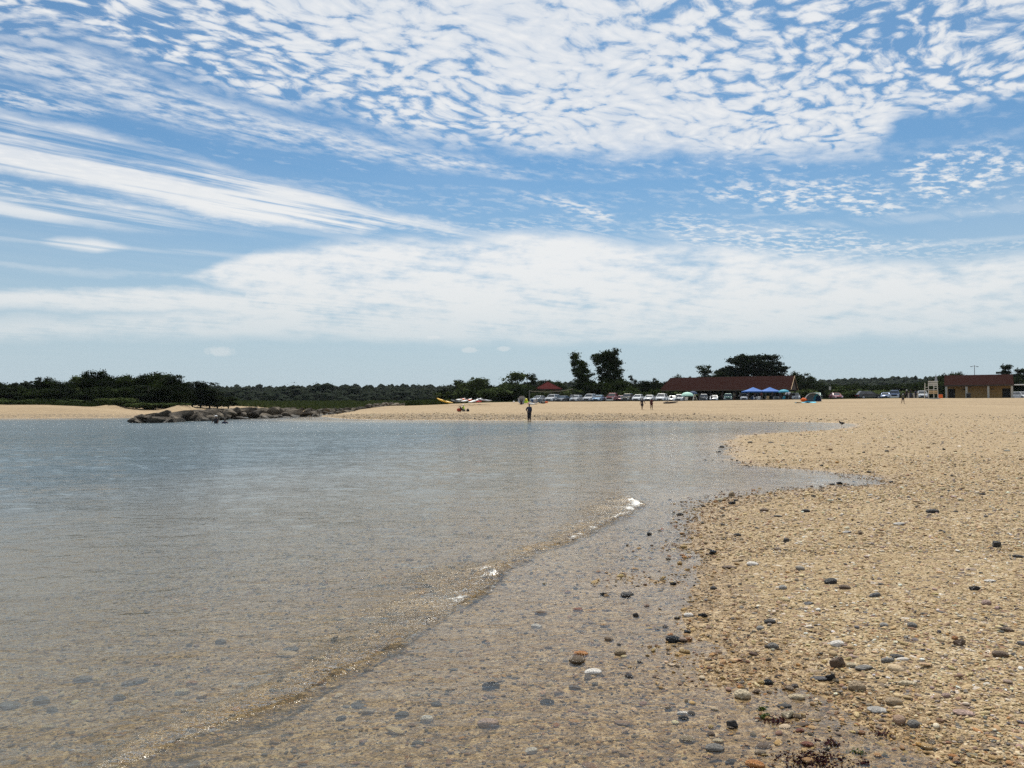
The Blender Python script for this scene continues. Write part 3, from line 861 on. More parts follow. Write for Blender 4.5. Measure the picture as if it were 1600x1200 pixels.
tree_proto('poplar_b', 11, .24, [(a, b, c, d * 1.15, e, f * 1.1) for a, b, c, d, e, f in pl], 320, 38, .30, .36, M_LEAF, 0, -.4, 9, seed=8)
# locust with flat layered boughs
lo = []
for z, w in ((2.0, 5.2), (3.2, 5.6), (4.4, 5.9), (5.6, 5.9), (6.8, 5.6), (7.9, 5.2), (8.8, 4.4)):
    for q in range(7): lo.append((w * .74 * (q - 3) / 3 + rr.normal() * .25, rr.uniform(-.6, .6) * w * .5, z + rr.normal() * .22, w * .22, w * .3, .55))
tree_proto('layered', 9, .3, lo, 420, 44, .34, .40, M_PINE, 0.2, 0, 12, seed=9)
tree_proto('scraggy', 7, .12, [(rr.normal() * 1.1, rr.normal(), z, .9, .9, .6) for z in np.linspace(1.5, 6.4, 9)], 46, 26, .27, .27, M_LEAF, seed=10)
tree_proto('bush', 2, .05, lobes_round(rr, 3.4, 2, 8, -.1, .55), 60, 30, .22, .24, M_LEAFL, limbs=3, seed=11)
tree_proto('bush_dark', 2, .05, lobes_round(rr, 3.8, 2, 8, -.1, .6), 60, 32, .22, .26, M_LEAF, limbs=3, seed=12)
tree_proto('wind_pine', 7, .2, [(0, 0, 2.2, 1.8, 1.6, .3), (-1.4, 0, 3.4, 1.5, 1.2, .3), (.9, 0, 4.2, 2.3, 1.4, .32), (-.4, 0, 5.2, 1.5, 1.1, .3), (0.1, 0, 6.2, 1.0, .9, .4), (2.7, 0, 4.6, 1.0, .9, .3)], 95, 36, .28, .30, M_PINE, .4, 0, 8, seed=13)


def plant(key, px, py, Y, wpx=None, label='', cat='tree', group=None, name='tree', spin=None, base=None):
    """a tree whose top is seen at photo pixel (px, py) standing Y metres away"""
    cme, tme, H, W, cx = TREES[key]
    p = at(px, py, Y); zb = gz(p.x, Y) if base is None else base
    s = max(0.25, (p.z - zb) / H)
    sw = (wpx * Y / F / W) if wpx else s
    e = bpy.data.objects.new(name, None); COL.objects.link(e)
    e.empty_display_size = .5
    rot = random.uniform(0, 6.28) if spin is None else spin
    e.location = (p.x - (cx * sw if spin == 0 else 0), Y, zb); e.scale = (sw, sw, s); e.rotation_euler = (0, 0, rot)
    for nm, me in (('crown', cme.data), ('trunk' if cat == 'tree' else 'stem', tme.data)):
        c = bpy.data.objects.new(nm, me); COL.objects.link(c); c.parent = e
    return tag(e, label, cat, group)


# -- the pine and oak grove on the left spit
G = 'scrub trees of the grove on the left spit'
grove = [(-45, 596, 140, 'pine', 46), (-20, 600, 138, 'round_b', 50), (8, 606, 140, 'pine_b', 40), (30, 601, 142, 'round', 40), (50, 597, 140, 'pine', 26), (64, 591, 136, 'pine', 18), (82, 592, 137, 'round', 34), (101, 597, 138, 'round_b', 36),
         (120, 589, 140, 'loose_b', 26), (133, 587, 141, 'round', 26), (148, 581, 142, 'round_b', 34), (163, 584, 143, 'round', 26), (176, 589, 140, 'round_b', 34), (192, 590, 139, 'pine_b', 28), (206, 588, 138, 'round', 30), (220, 587, 139, 'round_b', 34),
         (236, 584, 140, 'round', 36), (252, 586, 138, 'round_b', 40), (268, 587, 137, 'pine_b', 38), (281, 595, 136, 'round', 28), (60, 608, 131, 'round_b', 50), (105, 608, 131, 'pine_b', 46), (150, 605, 130, 'round', 50), (190, 606, 130, 'round_b', 48),
         (232, 603, 130, 'pine', 44), (268, 603, 131, 'round_b', 42), (20, 613, 132, 'round', 50), (-30, 612, 132, 'round_b', 60)]
spec = {5: 'small spiky pine sticking up at the left shoulder of the grove', 10: 'tallest scrub tree of the left grove, above its middle', 19: 'last dark tree at the right end of the grove, above the dune',
        16: 'broad green topped tree on the right part of the grove skyline', 8: 'paler loose tree showing sky through its top, left of the highest tree in the grove'}
for i, (px, py, Y, k, w) in enumerate(grove):
    plant(k, px, py, Y, w * 1.25, spec.get(i) or uniq('dark grove tree %s' if i < 20 else 'low front tree of the grove %s', px, LMS), 'tree', G if i not in spec else 'grove trees that stand out', 'scrub_tree')
for i, (px, py, Y, k, w) in enumerate([(314, 597, 146, 'pine_b', 30), (328, 599, 147, 'pine', 26), (301, 606, 148, 'pine', 24), (340, 608, 146, 'pine', 22), (357, 620, 150, 'round', 24)]):
    plant(k, px, py, Y, w * 1.3, ['dark pine with a ragged top in the clump right of the dune gap', 'second dark pine of the clump, right beside the ragged one', 'lower pine at the left foot of the clump by the dune gap',
                                   'thin pine at the right edge of the clump by the dune gap', 'low bush past the pine clump, at the end of the spit'][i], 'tree', None, 'pine_tree')
for i in range(26):
    px = -50 + i * 13.2 + random.uniform(-4, 4)
    if 190 < px < 205 or 275 < px < 292: px -= 12
    plant(random.choice(['bush', 'bush', 'bush_dark']), px, random.uniform(622, 628) if px < 190 else 630, random.uniform(120, 126), random.uniform(20, 34), uniq('low dune edge shrub %s', px, LMS), 'shrub', 'shrubs along the dune edge of the left spit', 'dune_shrub')

# -- trees and bushes behind the car park
row = [
    (712, 594, 205, 'scraggy', 22, 'thin ragged tree at the left tip of the pale clump behind the kayaks'),
    (730, 591, 200, 'loose', 34, 'pale green loose crowned tree behind the pile of kayaks'),
    (752, 592, 198, 'loose_b', 30, 'pale green tree to the right of the loose one behind the kayaks'),
    (772, 603, 196, 'round', 34, 'dark low tree between the pale clump and the tall bushy tree'),
    (805, 583, 196, 'loose_b', 34, 'tall bushy tree left of the red hipped shelter roof'),
    (824, 585, 199, 'scraggy', 26, 'open crowned tree with sky gaps just left of the red hipped roof'),
    (792, 604, 190, 'bush', 30, None), (812, 602, 190, 'round_b', 44, None), (832, 606, 215, 'round_b', 36, None),
    (846, 596, 232, 'round', 34, None), (862, 597, 235, 'round_b', 34, None), (880, 601, 214, 'round', 36, None), (896, 606, 205, 'loose_b', 30, None),
    (912, 555, 190, 'poplar', 30, 'leaning poplar, the shorter of the two tall trees behind the cars'),
    (951, 549, 192, 'poplar_b', 36, 'tallest poplar with wide tufted crown behind the cars'),
    (918, 600, 188, 'round_b', 44, None), (938, 602, 187, 'round', 36, None), (955, 596, 188, 'round_b', 44, None), (974, 594, 190, 'round', 36, None),
    (988, 588, 200, 'pine', 14, 'small pointed conifer right of the tall poplar'), (1000, 597, 202, 'round', 36, None), (1016, 596, 203, 'round_b', 34, None), (1022, 592, 206, 'pine', 12, 'narrow conifer top left of the long pavilion roof'), (1034, 598, 205, 'round', 34, None),
    (1052, 590, 222, 'round', 24, 'low rounded tree top peeping over the left end of the long roof'), (1064, 586, 224, 'loose', 14, 'small tree top above the left part of the long roof'), (1080, 589, 224, 'pine', 8, 'tiny conifer tip above the long roof'),
    (1106, 571, 226, 'scraggy', 30, 'thin crowned tree with sky showing through above the long roof'),
    (1128, 582, 224, 'round_b', 30, 'dark rounded tree at the left foot of the broad layered tree'), (1179, 556, 222, 'layered', 74, 'broad dark tree with flat layered boughs above the long roof'), (1140, 576, 226, 'layered', 40, 'darker half of the layered tree group, on its left side'),
    (1222, 589, 222, 'round', 22, None), (1240, 583, 214, 'round', 26, 'dark tree standing directly right of the long roof gable'), (1257, 584, 212, 'scraggy', 26, 'ragged small tree just right of the gable of the long roof'),
    (1252, 597, 205, 'round_b', 46, None), (1276, 601, 208, 'round_b', 44, None), (1300, 602, 212, 'round', 44, None), (1322, 603, 214, 'round_b', 44, None), (1346, 600, 214, 'round', 44, None), (1368, 602, 212, 'round_b', 44, None),
    (1390, 602, 214, 'round', 40, None), (1412, 600, 214, 'round_b', 44, None), (1436, 598, 214, 'round', 40, None), (1456, 598, 212, 'round_b', 44, None), (1474, 592, 214, 'round', 40, None),
    (1488, 584, 216, 'round_b', 40, 'rounded tree top above the left end of the wash house roof'),
    (1574, 571, 196, 'wind_pine', 34, 'tall wind shaped pine behind the right end of the wash house'), (1598, 577, 198, 'wind_pine', 40, 'spreading pine at the right edge of the view'), (1640, 580, 200, 'round', 40, None),
    (1572, 590, 190, 'round_b', 44, None), (1604, 596, 190, 'round', 50, None), (1520, 594, 205, 'round', 50, None), (1548, 594, 205, 'round_b', 50, None),
    (1060, 600, 208, 'round', 50, None), (1090, 600, 210, 'round_b', 50, None), (1120, 600, 208, 'round', 50, None), (1150, 600, 210, 'round_b', 50, None), (1185, 598, 208, 'round', 50, None), (1215, 598, 208, 'round_b', 50, None),
]
for (px, py, Y, k, w, lab) in row:
    plant(k, px, py, Y, w * 1.2, lab or uniq('dark hedge tree %s', px), 'tree', None if lab else 'trees of the hedge line behind the car park', 'broadleaf_tree' if 'pine' not in k else 'conifer_tree', spin=0 if 'poplar' in k or k in ('layered', 'wind_pine') else None)
for i in range(46):
    px = 696 + i * 19.5 + random.uniform(-6, 6)
    if 1470 < px < 1560: continue
    Y = random.uniform(182, 188)
    lt = (1340 < px < 1440) or random.random() < .4
    plant('bush' if lt else 'bush_dark', px, random.uniform(609, 617) if lt else random.uniform(606, 616), Y, random.uniform(24, 40), uniq('verge shrub %s', px), 'shrub', 'shrubs along the verge behind the cars', 'verge_shrub')

# -- distant woods (each reads as one mass)
def wood(name, label, spots, leaf, nq, crown, mat):
    """canopy of many crowns: lumpy leaf masses with loose leaves standing off them"""
    r = np.random.default_rng(len(spots)); P = np.array(spots); n = len(P)
    m = 6                                                     # lumps per crown
    lp = np.repeat(P, m, 0); rad = np.repeat(crown * r.uniform(.7, 1.25, n), m)
    off = r.normal(size=(n * m, 3)) * np.array([.36, .36, .20]) * rad[:, None]
    lc = lp + off + np.array([0, 0, 1]) * (rad * .62)[:, None]
    lr = rad * r.uniform(.30, .50, n * m)
    ic, fc = ico(1)
    jit = 1 + r.normal(0, .16, (n * m, len(ic)))
    co1 = (ic[None] * jit[..., None] * lr[:, None, None] * np.array([1, 1, .85]) + lc[:, None]).reshape(-1, 3)
    f1 = (fc[None] + (np.arange(n * m) * len(ic))[:, None, None]).reshape(-1, 3)
    skirt = r.random(n * m) < .3
    k = r.integers(0, n * m, n * nq)
    d = r.normal(size=(len(k), 3)); d /= np.linalg.norm(d, axis=1)[:, None]
    c = lc[k] + d * (lr[k] * r.uniform(.9, 1.22, len(k)))[:, None]
    low = r.random(len(k)) < .15
    c[low, 2] = lp[k][low, 2] + rad[k][low] * r.uniform(0, .8, low.sum())
    co2, f2 = leaf_quads(c, leaf, r)
    t = np.concatenate([f2[:, [0, 1, 2]], f2[:, [0, 2, 3]]]) + len(co1)
    return tag(mesh_np(name, np.concatenate([co1, co2]), np.concatenate([f1, t]), [mat], smooth=False), label, 'woodland', kind='stuff')


sp = []
for yy in np.arange(415, 475, 8.0):
    for xx in np.arange(-205, -8, 7.0):
        X_ = xx + random.uniform(-3, 3) + (yy - 415) * xx / 415
        Y_ = yy + random.uniform(-3, 3)
        pxx = 800 + X_ / Y_ * F
        top = np.interp(pxx, [300, 345, 400, 460, 500, 540, 600, 700, 800], [602, 602, 600, 600, 597, 596, 598, 600, 602])
        zt = at(pxx, top, 440).z
        sp.append((X_, Y_, (zt - 1.2) * 0.62 * (0.45 + 0.55 * sm(410, 440, Y_)) * random.uniform(.86, 1.06) - 5.6))
wood('marsh_woodland', 'dark belt of woodland behind the green marsh, beyond the jetty', sp, 0.75, 150, 7.0, M_FAR)


def hill_z(x, y):
    az = x / np.maximum(y, 1) * F + 800
    top = np.interp(az, [-400, -100, 0, 60, 90, 200, 300, 345, 400, 500, 560, 700, 760, 850, 892, 1000, 1100, 1265, 1330, 1400, 1440, 1475, 1560, 1700, 2000],
                    [600, 598, 598, 596, 601, 603, 602, 602, 601, 600, 600, 600, 598, 593, 594, 598, 596, 590, 589, 587, 586, 587, 586, 588, 588])
    H = (632 - top) / F * 900 - 11.5
    return 1.0 + np.maximum(H, 1) * sm(540, 900, y) * (1 - 0.6 * sm(950, 1300, y))


xs = np.linspace(-1, 1, 121); ys = np.linspace(500, 1500, 60)
YY, XX = np.meshgrid(ys, xs, indexing='ij'); XX = XX * YY * 0.95
ii = np.arange(59)[:, None] * 121 + np.arange(120)[None, :]
hm = mat_simple('hill_ground', (0.035, 0.045, 0.02), 0.95, .3, .05)
hills = mesh_np('hills', np.stack([XX.ravel(), YY.ravel(), (hill_z(XX, YY) - 1.0 * (YY < 520)).ravel()], -1), np.stack([ii, ii + 1, ii + 122, ii + 121], -1).reshape(-1, 4), [hm])
tag(hills, kind='structure')
for nm, a0, a1, lab in (('left_hill_woodland', -150, 800, 'far wooded rise beyond the left spit, faint behind the grove and marsh'), ('right_hill_woodland', 800, 1760, 'far wooded ridge stretching behind the car park and the buildings')):
    sp = []
    for yy in np.arange(560, 930, 17.0):
        st = 9.0
        for xx in np.arange((a0 - 800) / F * yy, (a1 - 800) / F * yy, st):
            X_ = xx + random.uniform(-4, 4); Y_ = yy + random.uniform(-7, 7)
            sp.append((X_, Y_, float(hill_z(np.array(X_), np.array(Y_))) + random.uniform(-2.2, 1.4)))
    wood(nm, lab, sp, 1.2, 26, 7.2, M_FAR)

# -- marsh: reeds between the jetty and the wood, and along the inlet
def reeds(name, n, region, h, label, w=0.35):
    r = np.random.default_rng(n)
    x, y = region(r, n)
    z = ground_z(x, y); hh = h * r.uniform(.6, 1.2, n); a = r.uniform(0, math.pi, n); ww = w * r.uniform(.5, 1.2, n)
    dx, dy = np.cos(a) * ww / 2, np.sin(a) * ww / 2; lx, ly = r.normal(0, .18, n) * hh, r.normal(0, .18, n) * hh
    co = np.stack([np.stack([x - dx, y - dy, z - .05], -1), np.stack([x + dx, y + dy, z - .05], -1), np.stack([x + dx * .4 + lx, y + dy * .4 + ly, z + hh], -1), np.stack([x - dx * .4 + lx, y - dy * .4 + ly, z + hh], -1)], 1).reshape(-1, 3)
    return tag(mesh_np(name, co, np.arange(n * 4).reshape(-1, 4), [M_GRASS], smooth=False), label, 'reeds', kind='stuff')


def reg_marsh(r, n):
    y = r.uniform(172, 400, n) ** 1.0
    lo = (345 - 800) / F; hi = np.interp(y, [172, 230, 400], [(662 - 800) / F, (700 - 800) / F, (730 - 800) / F])
    return (lo + (hi - lo) * r.random(n)) * y, y


reeds('marsh_reeds', 26000, reg_marsh, 0.95, 'strip of green marsh reeds behind the jetty', 1.0)
reeds('dune_grass', 5000, lambda r, n: (r.uniform(-105, -62, n), 119 + 11 * r.random(n) ** 1.3), 0.55, 'beach grass growing along the dune top under the grove', 0.4)
reeds('kayak_grass', 1500, lambda r, n: (r.uniform(-21, -12.5, n), r.uniform(150, 156, n)), 0.9, 'tuft of beach grass left of the yellow kayak', 0.3)
reeds('verge_grass', 9000, lambda r, n: (r.uniform(-22, 125, n), r.uniform(176, 184, n)), 0.5, 'rough green grass on the verge behind the car park', 0.5)

# ---------------------------------------------------------------- builders for made things
def bx(B, x0, x1, y0, y1, z0, z1):
    B.append((np.array([(x, y, z) for z in (z0, z1) for x, y in ((x0, y0), (x1, y0), (x1, y1), (x0, y1))], float),
              [(3, 2, 1, 0), (4, 5, 6, 7), (0, 1, 5, 4), (1, 2, 6, 5), (2, 3, 7, 6), (3, 0, 4, 7)]))


def tb(B, pts, r, k=8, caps=True):
    rad = r if isinstance(r, (list, tuple)) else [r] * len(pts)
    v, f = tube_np(pts, rad, k); f = [tuple(q) for q in f]
    if caps: f += [tuple(range(k))[::-1], tuple(len(v) - k + i for i in range(k))]
    B.append((v, f))


def poly(B, co, faces): B.append((np.array(co, float), [tuple(f) for f in faces]))


def extr(B, prof, y0, y1, axis='y', chamf=0.0):
    """extrude a 2-D outline (x, z) along y"""
    n = len(prof)
    co = [(x, y0, z) for x, z in prof] + [(x, y1, z) for x, z in prof]
    f = [(i, (i + 1) % n, n + (i + 1) % n, n + i) for i in range(n)] + [tuple(range(n))[::-1], tuple(range(n, 2 * n))]
    poly(B, co, f)


def build(B, name, mat, parent=None, bevel=0.0, smooth=False, link=True):
    vs, fs, n = [], [], 0
    for v, f in B:
        vs.append(v); fs += [tuple(int(i) + n for i in q) for q in f]; n += len(v)
    me = bpy.data.meshes.new(name); me.from_pydata(np.concatenate(vs).tolist(), [], fs)
    bm = bmesh.new(); bm.from_mesh(me); bmesh.ops.recalc_face_normals(bm, faces=bm.faces)
    if bevel: bmesh.ops.bevel(bm, geom=[e for e in bm.edges if e.calc_face_angle(0) > .5], offset=bevel, segments=2, affect='EDGES', clamp_overlap=True)
    bm.to_mesh(me); bm.free()
    if smooth: me.polygons.foreach_set('use_smooth', [True] * len(me.polygons))
    me.materials.append(mat)
    o = bpy.data.objects.new(name, me)
    if link: COL.objects.link(o)
    if parent: o.parent = parent
    return o


def thing(name, label, cat, loc=(0, 0, 0), rz=0.0, group=None):
    e = bpy.data.objects.new(name, None); COL.objects.link(e); e.empty_display_size = .4
    e.location = loc; e.rotation_euler = (0, 0, rz)
    return tag(e, label, cat, group)


def copy_tree(o, parent=None):
    c = o.copy(); COL.objects.link(c); c.parent = parent
    for ch in list(o.children): copy_tree(ch, c)
    return c


def on_ground(px, Y, dz=0.0):
    x = at(px, 632, Y).x
    return (x, Y, gz(x, Y) + dz)


# ---- materials
M_ROOF = None
def mat_roof():
    m, nt, out = new_mat('red_brown_shingles'); tc = nt.nodes.new('ShaderNodeTexCoord')
    x, y, z = sep(tc.outputs['Object'])
    row = V.op('FRACT', z * 3.2); n = noise(comb(x * 1.4, y * 1.4, V.op('FLOOR', z * 3.2)), 1.5, 4, .7)
    principled(nt, out, ramp(n, [(.25, (.024, .0115, .0100)), (.6, (.037, .0180, .0155)), (.85, (.054, .027, .023))]), 1.0, bump(row, .02, .6), 0.0)
    return m


M_ROOF = mat_roof()
M_ROOFR = mat_simple('red_shingles', (.078, .023, .022), 1.0, .2, 4, spec=0.0)
M_WOOD = mat_simple('brown_timber', (.10, .065, .04), .8, .3, 6)
M_DWOOD = mat_simple('dark_timber', (.045, .035, .028), .85, .3, 6)
M_WWOOD = mat_simple('white_painted_wood', (.50, .48, .43), .6, .08, 8)
M_TANW = mat_simple('tan_boards', (.50, .34, .18), .75, .15, 4)
M_STUCCO = mat_simple('ochre_stucco', (.33, .20, .075), .9, .10, 2)
M_CONC = mat_simple('pale_concrete', (.42, .40, .35), .9, .12, 3)
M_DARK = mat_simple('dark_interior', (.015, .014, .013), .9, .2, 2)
M_STEEL = mat_simple('galvanised_steel', (.40, .41, .42), .45, .1, 5, metal=.8)
M_GREY = mat_simple('grey_metal', (.20, .21, .22), .5, .1, 5)
M_RUB = mat_simple('black_rubber', (.02, .02, .02), .8, .2, 5)
M_GLASS = mat_simple('car_glass', (.018, .022, .026), .06, .05, 2, spec=1.0)
M_CHROME = mat_simple('chrome', (.6, .6, .6), .15, .03, 3, metal=1.0)
M_LAMPG = mat_simple('headlight_glass', (.75, .77, .80), .12, .03, 3, spec=1.0)
M_LAMPR = mat_simple('red_lamp', (.35, .02, .02), .2, .03, 3)
M_BLUE = mat_simple('blue_canopy', (.030, .13, .42), .75, .08, 2)
M_TEAL = mat_simple('teal_fabric', (.05, .30, .42), .75, .1, 2)
M_MINT = mat_simple('mint_fabric', (.42, .68, .58), .75, .08, 2)
M_NAVY = mat_simple('navy_fabric', (.02, .05, .11), .8, .1, 2)
M_GREYF = mat_simple('grey_fabric', (.36, .37, .40), .8, .08, 2)
M_TENTG = mat_simple('tent_grey_fabric', (.17, .19, .21), .8, .08, 2)
M_DGREYF = mat_simple('dark_grey_fabric', (.10, .12, .13), .8, .15, 2)
M_WHITE = mat_simple('white_plastic', (.78, .78, .76), .45, .05, 3)
M_ORANGE = mat_simple('orange_fabric', (.75, .14, .02), .7, .1, 2)
M_YELLOW = mat_simple('yellow_plastic', (.72, .42, .02), .4, .1, 2)
M_LIME = mat_simple('lime_fabric', (.48, .72, .06), .7, .05, 2)
M_RED = mat_simple('red_plastic', (.48, .03, .02), .4, .1, 2)
M_REDF = mat_simple('rust_red_fabric', (.32, .05, .025), .8, .1, 2)
M_PINKF = mat_simple('pink_fabric', (.75, .30, .34), .8, .1, 2)
M_LBLUE = mat_simple('light_blue_mat', (.10, .52, .70), .7, .1, 2)
M_SKIN = mat_simple('tanned_skin', (.11, .055, .036), .6, .1, 4)
M_HAIR = mat_simple('dark_hair', (.012, .010, .009), .6, .2, 9)
M_CLB = mat_simple('black_cloth', (.016, .017, .022), .85, .2, 6)
M_CLN = mat_simple('navy_cloth', (.02, .03, .06), .85, .2, 6)
M_CLM = mat_simple('maroon_cloth', (.075, .012, .012), .85, .2, 6)
M_CLG = mat_simple('grey_green_cloth', (.08, .09, .06), .85, .2, 6)
M_CLW = mat_simple('white_cloth', (.72, .73, .74), .8, .05, 6)
M_ASPH = mat_simple('asphalt', (.05, .05, .05), .9, .2, 1.2)

# ---- car park surface
def strip(name, x0, x1, y0, y1, dz, mat, nx=60, ny=6):
    X_, Y_ = np.meshgrid(np.linspace(x0, x1, nx), np.linspace(y0, y1, ny), indexing='ij')
    Z_ = ground_z(X_, Y_) + dz
    q = np.arange(nx - 1)[:, None] * ny + np.arange(ny - 1)[None, :]
    o = mesh_np(name, np.stack([X_.ravel(), Y_.ravel(), Z_.ravel()], -1), np.stack([q, q + ny, q + ny + 1, q + 1], -1).reshape(-1, 4), [mat])
    return tag(o, kind='structure')


strip('parking_lot', -6, 130, 160.5, 176.5, .05, M_ASPH, 120, 12)


# ---- cars
def car_paint(name, c, metal=.25):
    m, nt, out = new_mat(name); tc = nt.nodes.new('ShaderNodeTexCoord')
    n = noise(tc.outputs['Object'], 2.0, 3, .6)
    principled(nt, out, mixc(n * .25, c, tuple(v * .7 for v in c)), .28, None, .5, Metallic=metal, **{'Coat Weight': 1.0, 'Coat Roughness': .05})
    return m


PAINT = {k: car_paint(k + '_car_paint', c, mt) for k, c, mt in (
    ('white', (.78, .79, .80), 0), ('silver', (.50, .52, .54), .6), ('black', (.012, .013, .015), .1), ('dark_grey', (.06, .065, .075), .4), ('blue', (.05, .10, .22), .4), ('pale_blue', (.20, .33, .48), .4),
    ('maroon', (.13, .02, .025), .3), ('red', (.30, .06, .06), .2), ('olive', (.14, .13, .10), .4), ('green', (.02, .10, .08), .3))}

# body type: length, width, belt line points (x, z) from the nose at x=0, glasshouse (x0 base, x0 top, x1 top, x1 base), roof z
CARS = {
    'sedan': (4.6, 1.78, [(0, .28), (0, .62), (.18, .74), (1.30, .93), (3.75, .98), (4.45, .92), (4.6, .70), (4.6, .32)], (1.25, 2.05, 3.25, 4.05), 1.43),
    'hatch': (4.1, 1.74, [(0, .28), (0, .64), (.18, .80), (1.10, .98), (3.85, 1.02), (4.1, .90), (4.1, .32)], (1.0, 1.85, 3.45, 4.0), 1.52),
    'suv': (4.7, 1.86, [(0, .34), (0, .80), (.15, .95), (1.25, 1.12), (4.50, 1.15), (4.7, 1.0), (4.7, .38)], (1.2, 1.85, 4.10, 4.60), 1.76),
    'minivan': (4.9, 1.92, [(0, .28), (0, .70), (.2, .86), (1.0, 1.05), (4.75, 1.1), (4.9, .95), (4.9, .34)], (.9, 1.95, 4.35, 4.82), 1.76),
    'pickup': (5.6, 1.95, [(0, .42), (0, .95), (.12, 1.08), (1.45, 1.20), (5.5, 1.20), (5.6, 1.15), (5.6, .45)], (1.45, 2.05, 3.25, 3.65), 1.88),
    'wagon': (5.2, 1.92, [(0, .34), (0, .75), (.2, .90), (1.45, 1.08), (5.0, 1.12), (5.2, .95), (5.2, .36)], (1.3, 2.35, 4.55, 5.05), 1.70),
}
CARPARTS = {}


def loftbody(L, W, prof, B):
    """side outline lofted over five stations across the width so that the flanks bulge and the shoulders round off"""
    n = len(prof); cx = L / 2; co = []
    st = [(-.5, .955, -.05), (-.47, .985, -.012), (-.30, 1.0, .012), (0, 1.0, .03), (.30, 1.0, .012), (.47, .985, -.012), (.5, .955, -.05)]
    for t, s, up in st:
        for (x, z) in prof:
            top = z > .6
            xx = cx + (x - cx) * (s - (0.012 if abs(t) > .2 else 0))
            if x < .01 or x > L - .01: xx += (.10 if x < .01 else -.10) * abs(t) * 2 * .6
            co.append((xx, t * W, z + (up if top else 0)))
    m = len(st); f = []
    for i in range(m - 1):
        for j in range(n):
            f.append((i * n + j, i * n + (j + 1) % n, (i + 1) * n + (j + 1) % n, (i + 1) * n + j))
    f += [tuple(range(n))[::-1], tuple(range((m - 1) * n, m * n))]
    poly(B, co, f)


def make_car(kind):
    L, W, belt, gh, zr = CARS[kind]; P_ = []
    zb = lambda x: float(np.interp(x, [p[0] for p in belt if p[1] > .55], [p[1] for p in belt if p[1] > .55]))
    B = []; loftbody(L, W, belt, B)
    a0, a1, b1, b0 = gh; w0, w1 = W * .455, W * .37
    # roof and pillars are painted, the panes are set a little inside them
    z0a, z0b = zb(a0) - .02, zb(b0) - .02
    poly(B, [(a1, -w1, zr - .07), (b1, -w1, zr - .07), (b1, w1, zr - .07), (a1, w1, zr - .07), (a1 + .15, -w1 * .9, zr), (b1 - .12, -w1 * .9, zr), (b1 - .12, w1 * .9, zr), (a1 + .15, w1 * .9, zr)],
         [(0, 3, 2, 1), (4, 5, 6, 7), (0, 1, 5, 4), (1, 2, 6, 5), (2, 3, 7, 6), (3, 0, 4, 7)])
    mid = (a1 + b1) / 2
    for s in (-1, 1):
        for (p, q) in (((a0, s * w0, z0a), (a1, s * w1, zr - .05)), ((b0, s * w0, z0b), (b1, s * w1, zr - .05)), ((mid + .1, s * (w0 + .01), zb(mid)), (mid + .05, s * (w1 + .01), zr - .05))):
            tb(B, [p, q], .045, 6)
    if kind == 'pickup':
        bx(B, 3.75, 5.5, -W * .5, -W * .44, .9, 1.24); bx(B, 3.75, 5.5, W * .44, W * .5, .9, 1.24)
    P_.append(('body', B, 'paint', .025))
    B = []; e = .02
    poly(B, [(a0 + e, -w0 + e, z0a), (b0 - e, -w0 + e, z0b), (b0 - e, w0 - e, z0b), (a0 + e, w0 - e, z0a), (a1, -w1 + e, zr - .06), (b1, -w1 + e, zr - .06), (b1, w1 - e, zr - .06), (a1, w1 - e, zr - .06)],
         [(0, 3, 2, 1), (4, 5, 6, 7), (0, 1, 5, 4), (1, 2, 6, 5), (2, 3, 7, 6), (3, 0, 4, 7)])
    P_.append(('windows', B, M_GLASS, 0))
    B = []; zf = belt[1][1]
    bx(B, -.045, .03, -W * .26, W * .26, zf * .52, zf * .86); P_.append(('grille', B, M_RUB, 0))
    B = []; bx(B, -.07, .12, -W * .46, W * .46, .30, zf * .52); P_.append(('bumper', B, M_GREY if kind != 'pickup' else M_CHROME, .03))
    for s in (-1, 1):
        B = []; bx(B, -.02, .16, s * W * .38 - .17, s * W * .38 + .17, zf * .72, zf * .98); P_.append(('headlight', B, M_LAMPG, .03))
        B = []; bx(B, L - .12, L + .02, s * W * .40 - .12, s * W * .40 + .12, zf * .8, zf * 1.15); P_.append(('tail_light', B, M_LAMPR, .02))
        B = []; bx(B, a0 + .35, a0 + .5, s * (W * .5 + .09) - .09, s * (W * .5 + .09) + .09, zb(a0 + .4) + .02, zb(a0 + .4) + .17); P_.append(('mirror', B, 'paint', .03))
    wr = .33 if kind in ('sedan', 'hatch') else .38
    for x in (L * .18, L * .80):
        for s in (-1, 1):
            B = []; tb(B, [(x, s * W * .5 + .03 * s, wr), (x, s * (W * .5 - .22), wr)], wr, 18); P_.append(('wheel', B, M_RUB, .02))
            B = []; tb(B, [(x, s * W * .5 + .045 * s, wr), (x, s * (W * .5 - .1), wr)], wr * .62, 12); P_.append(('rim', B, M_STEEL, 0))
    out = []
    for nm, B, mt, bv in P_:
        o = build(B, nm, PAINT['white'] if isinstance(mt, str) else mt, None, bv, False, link=False); out.append((nm, o.data, isinstance(mt, str)))
    return out


for k in CARS: CARPARTS[k] = make_car(k)


def car(kind, paint, px, Y, rz, label, name='parked_car'):
    """px is the photo column of the car's middle; rz = 0 turns its nose to -X, 90 deg to the beach"""
    L = CARS[kind][0]
    x, y, z = on_ground(px, Y, .055)
    e = thing(name, label, 'car', (x, y, z), rz, 'cars parked behind the beach')
    last = None
    for nm, me, pt in CARPARTS[kind]:
        o = bpy.data.objects.new(nm, me); COL.objects.link(o)
        if nm == 'rim': o.parent = last
        else: o.parent = e; o.location = (-L / 2, 0, 0)
        if nm == 'wheel': last = o
        if pt: o.material_slots[0].link = 'OBJECT'; o.material_slots[0].material = PAINT[paint]
    return e


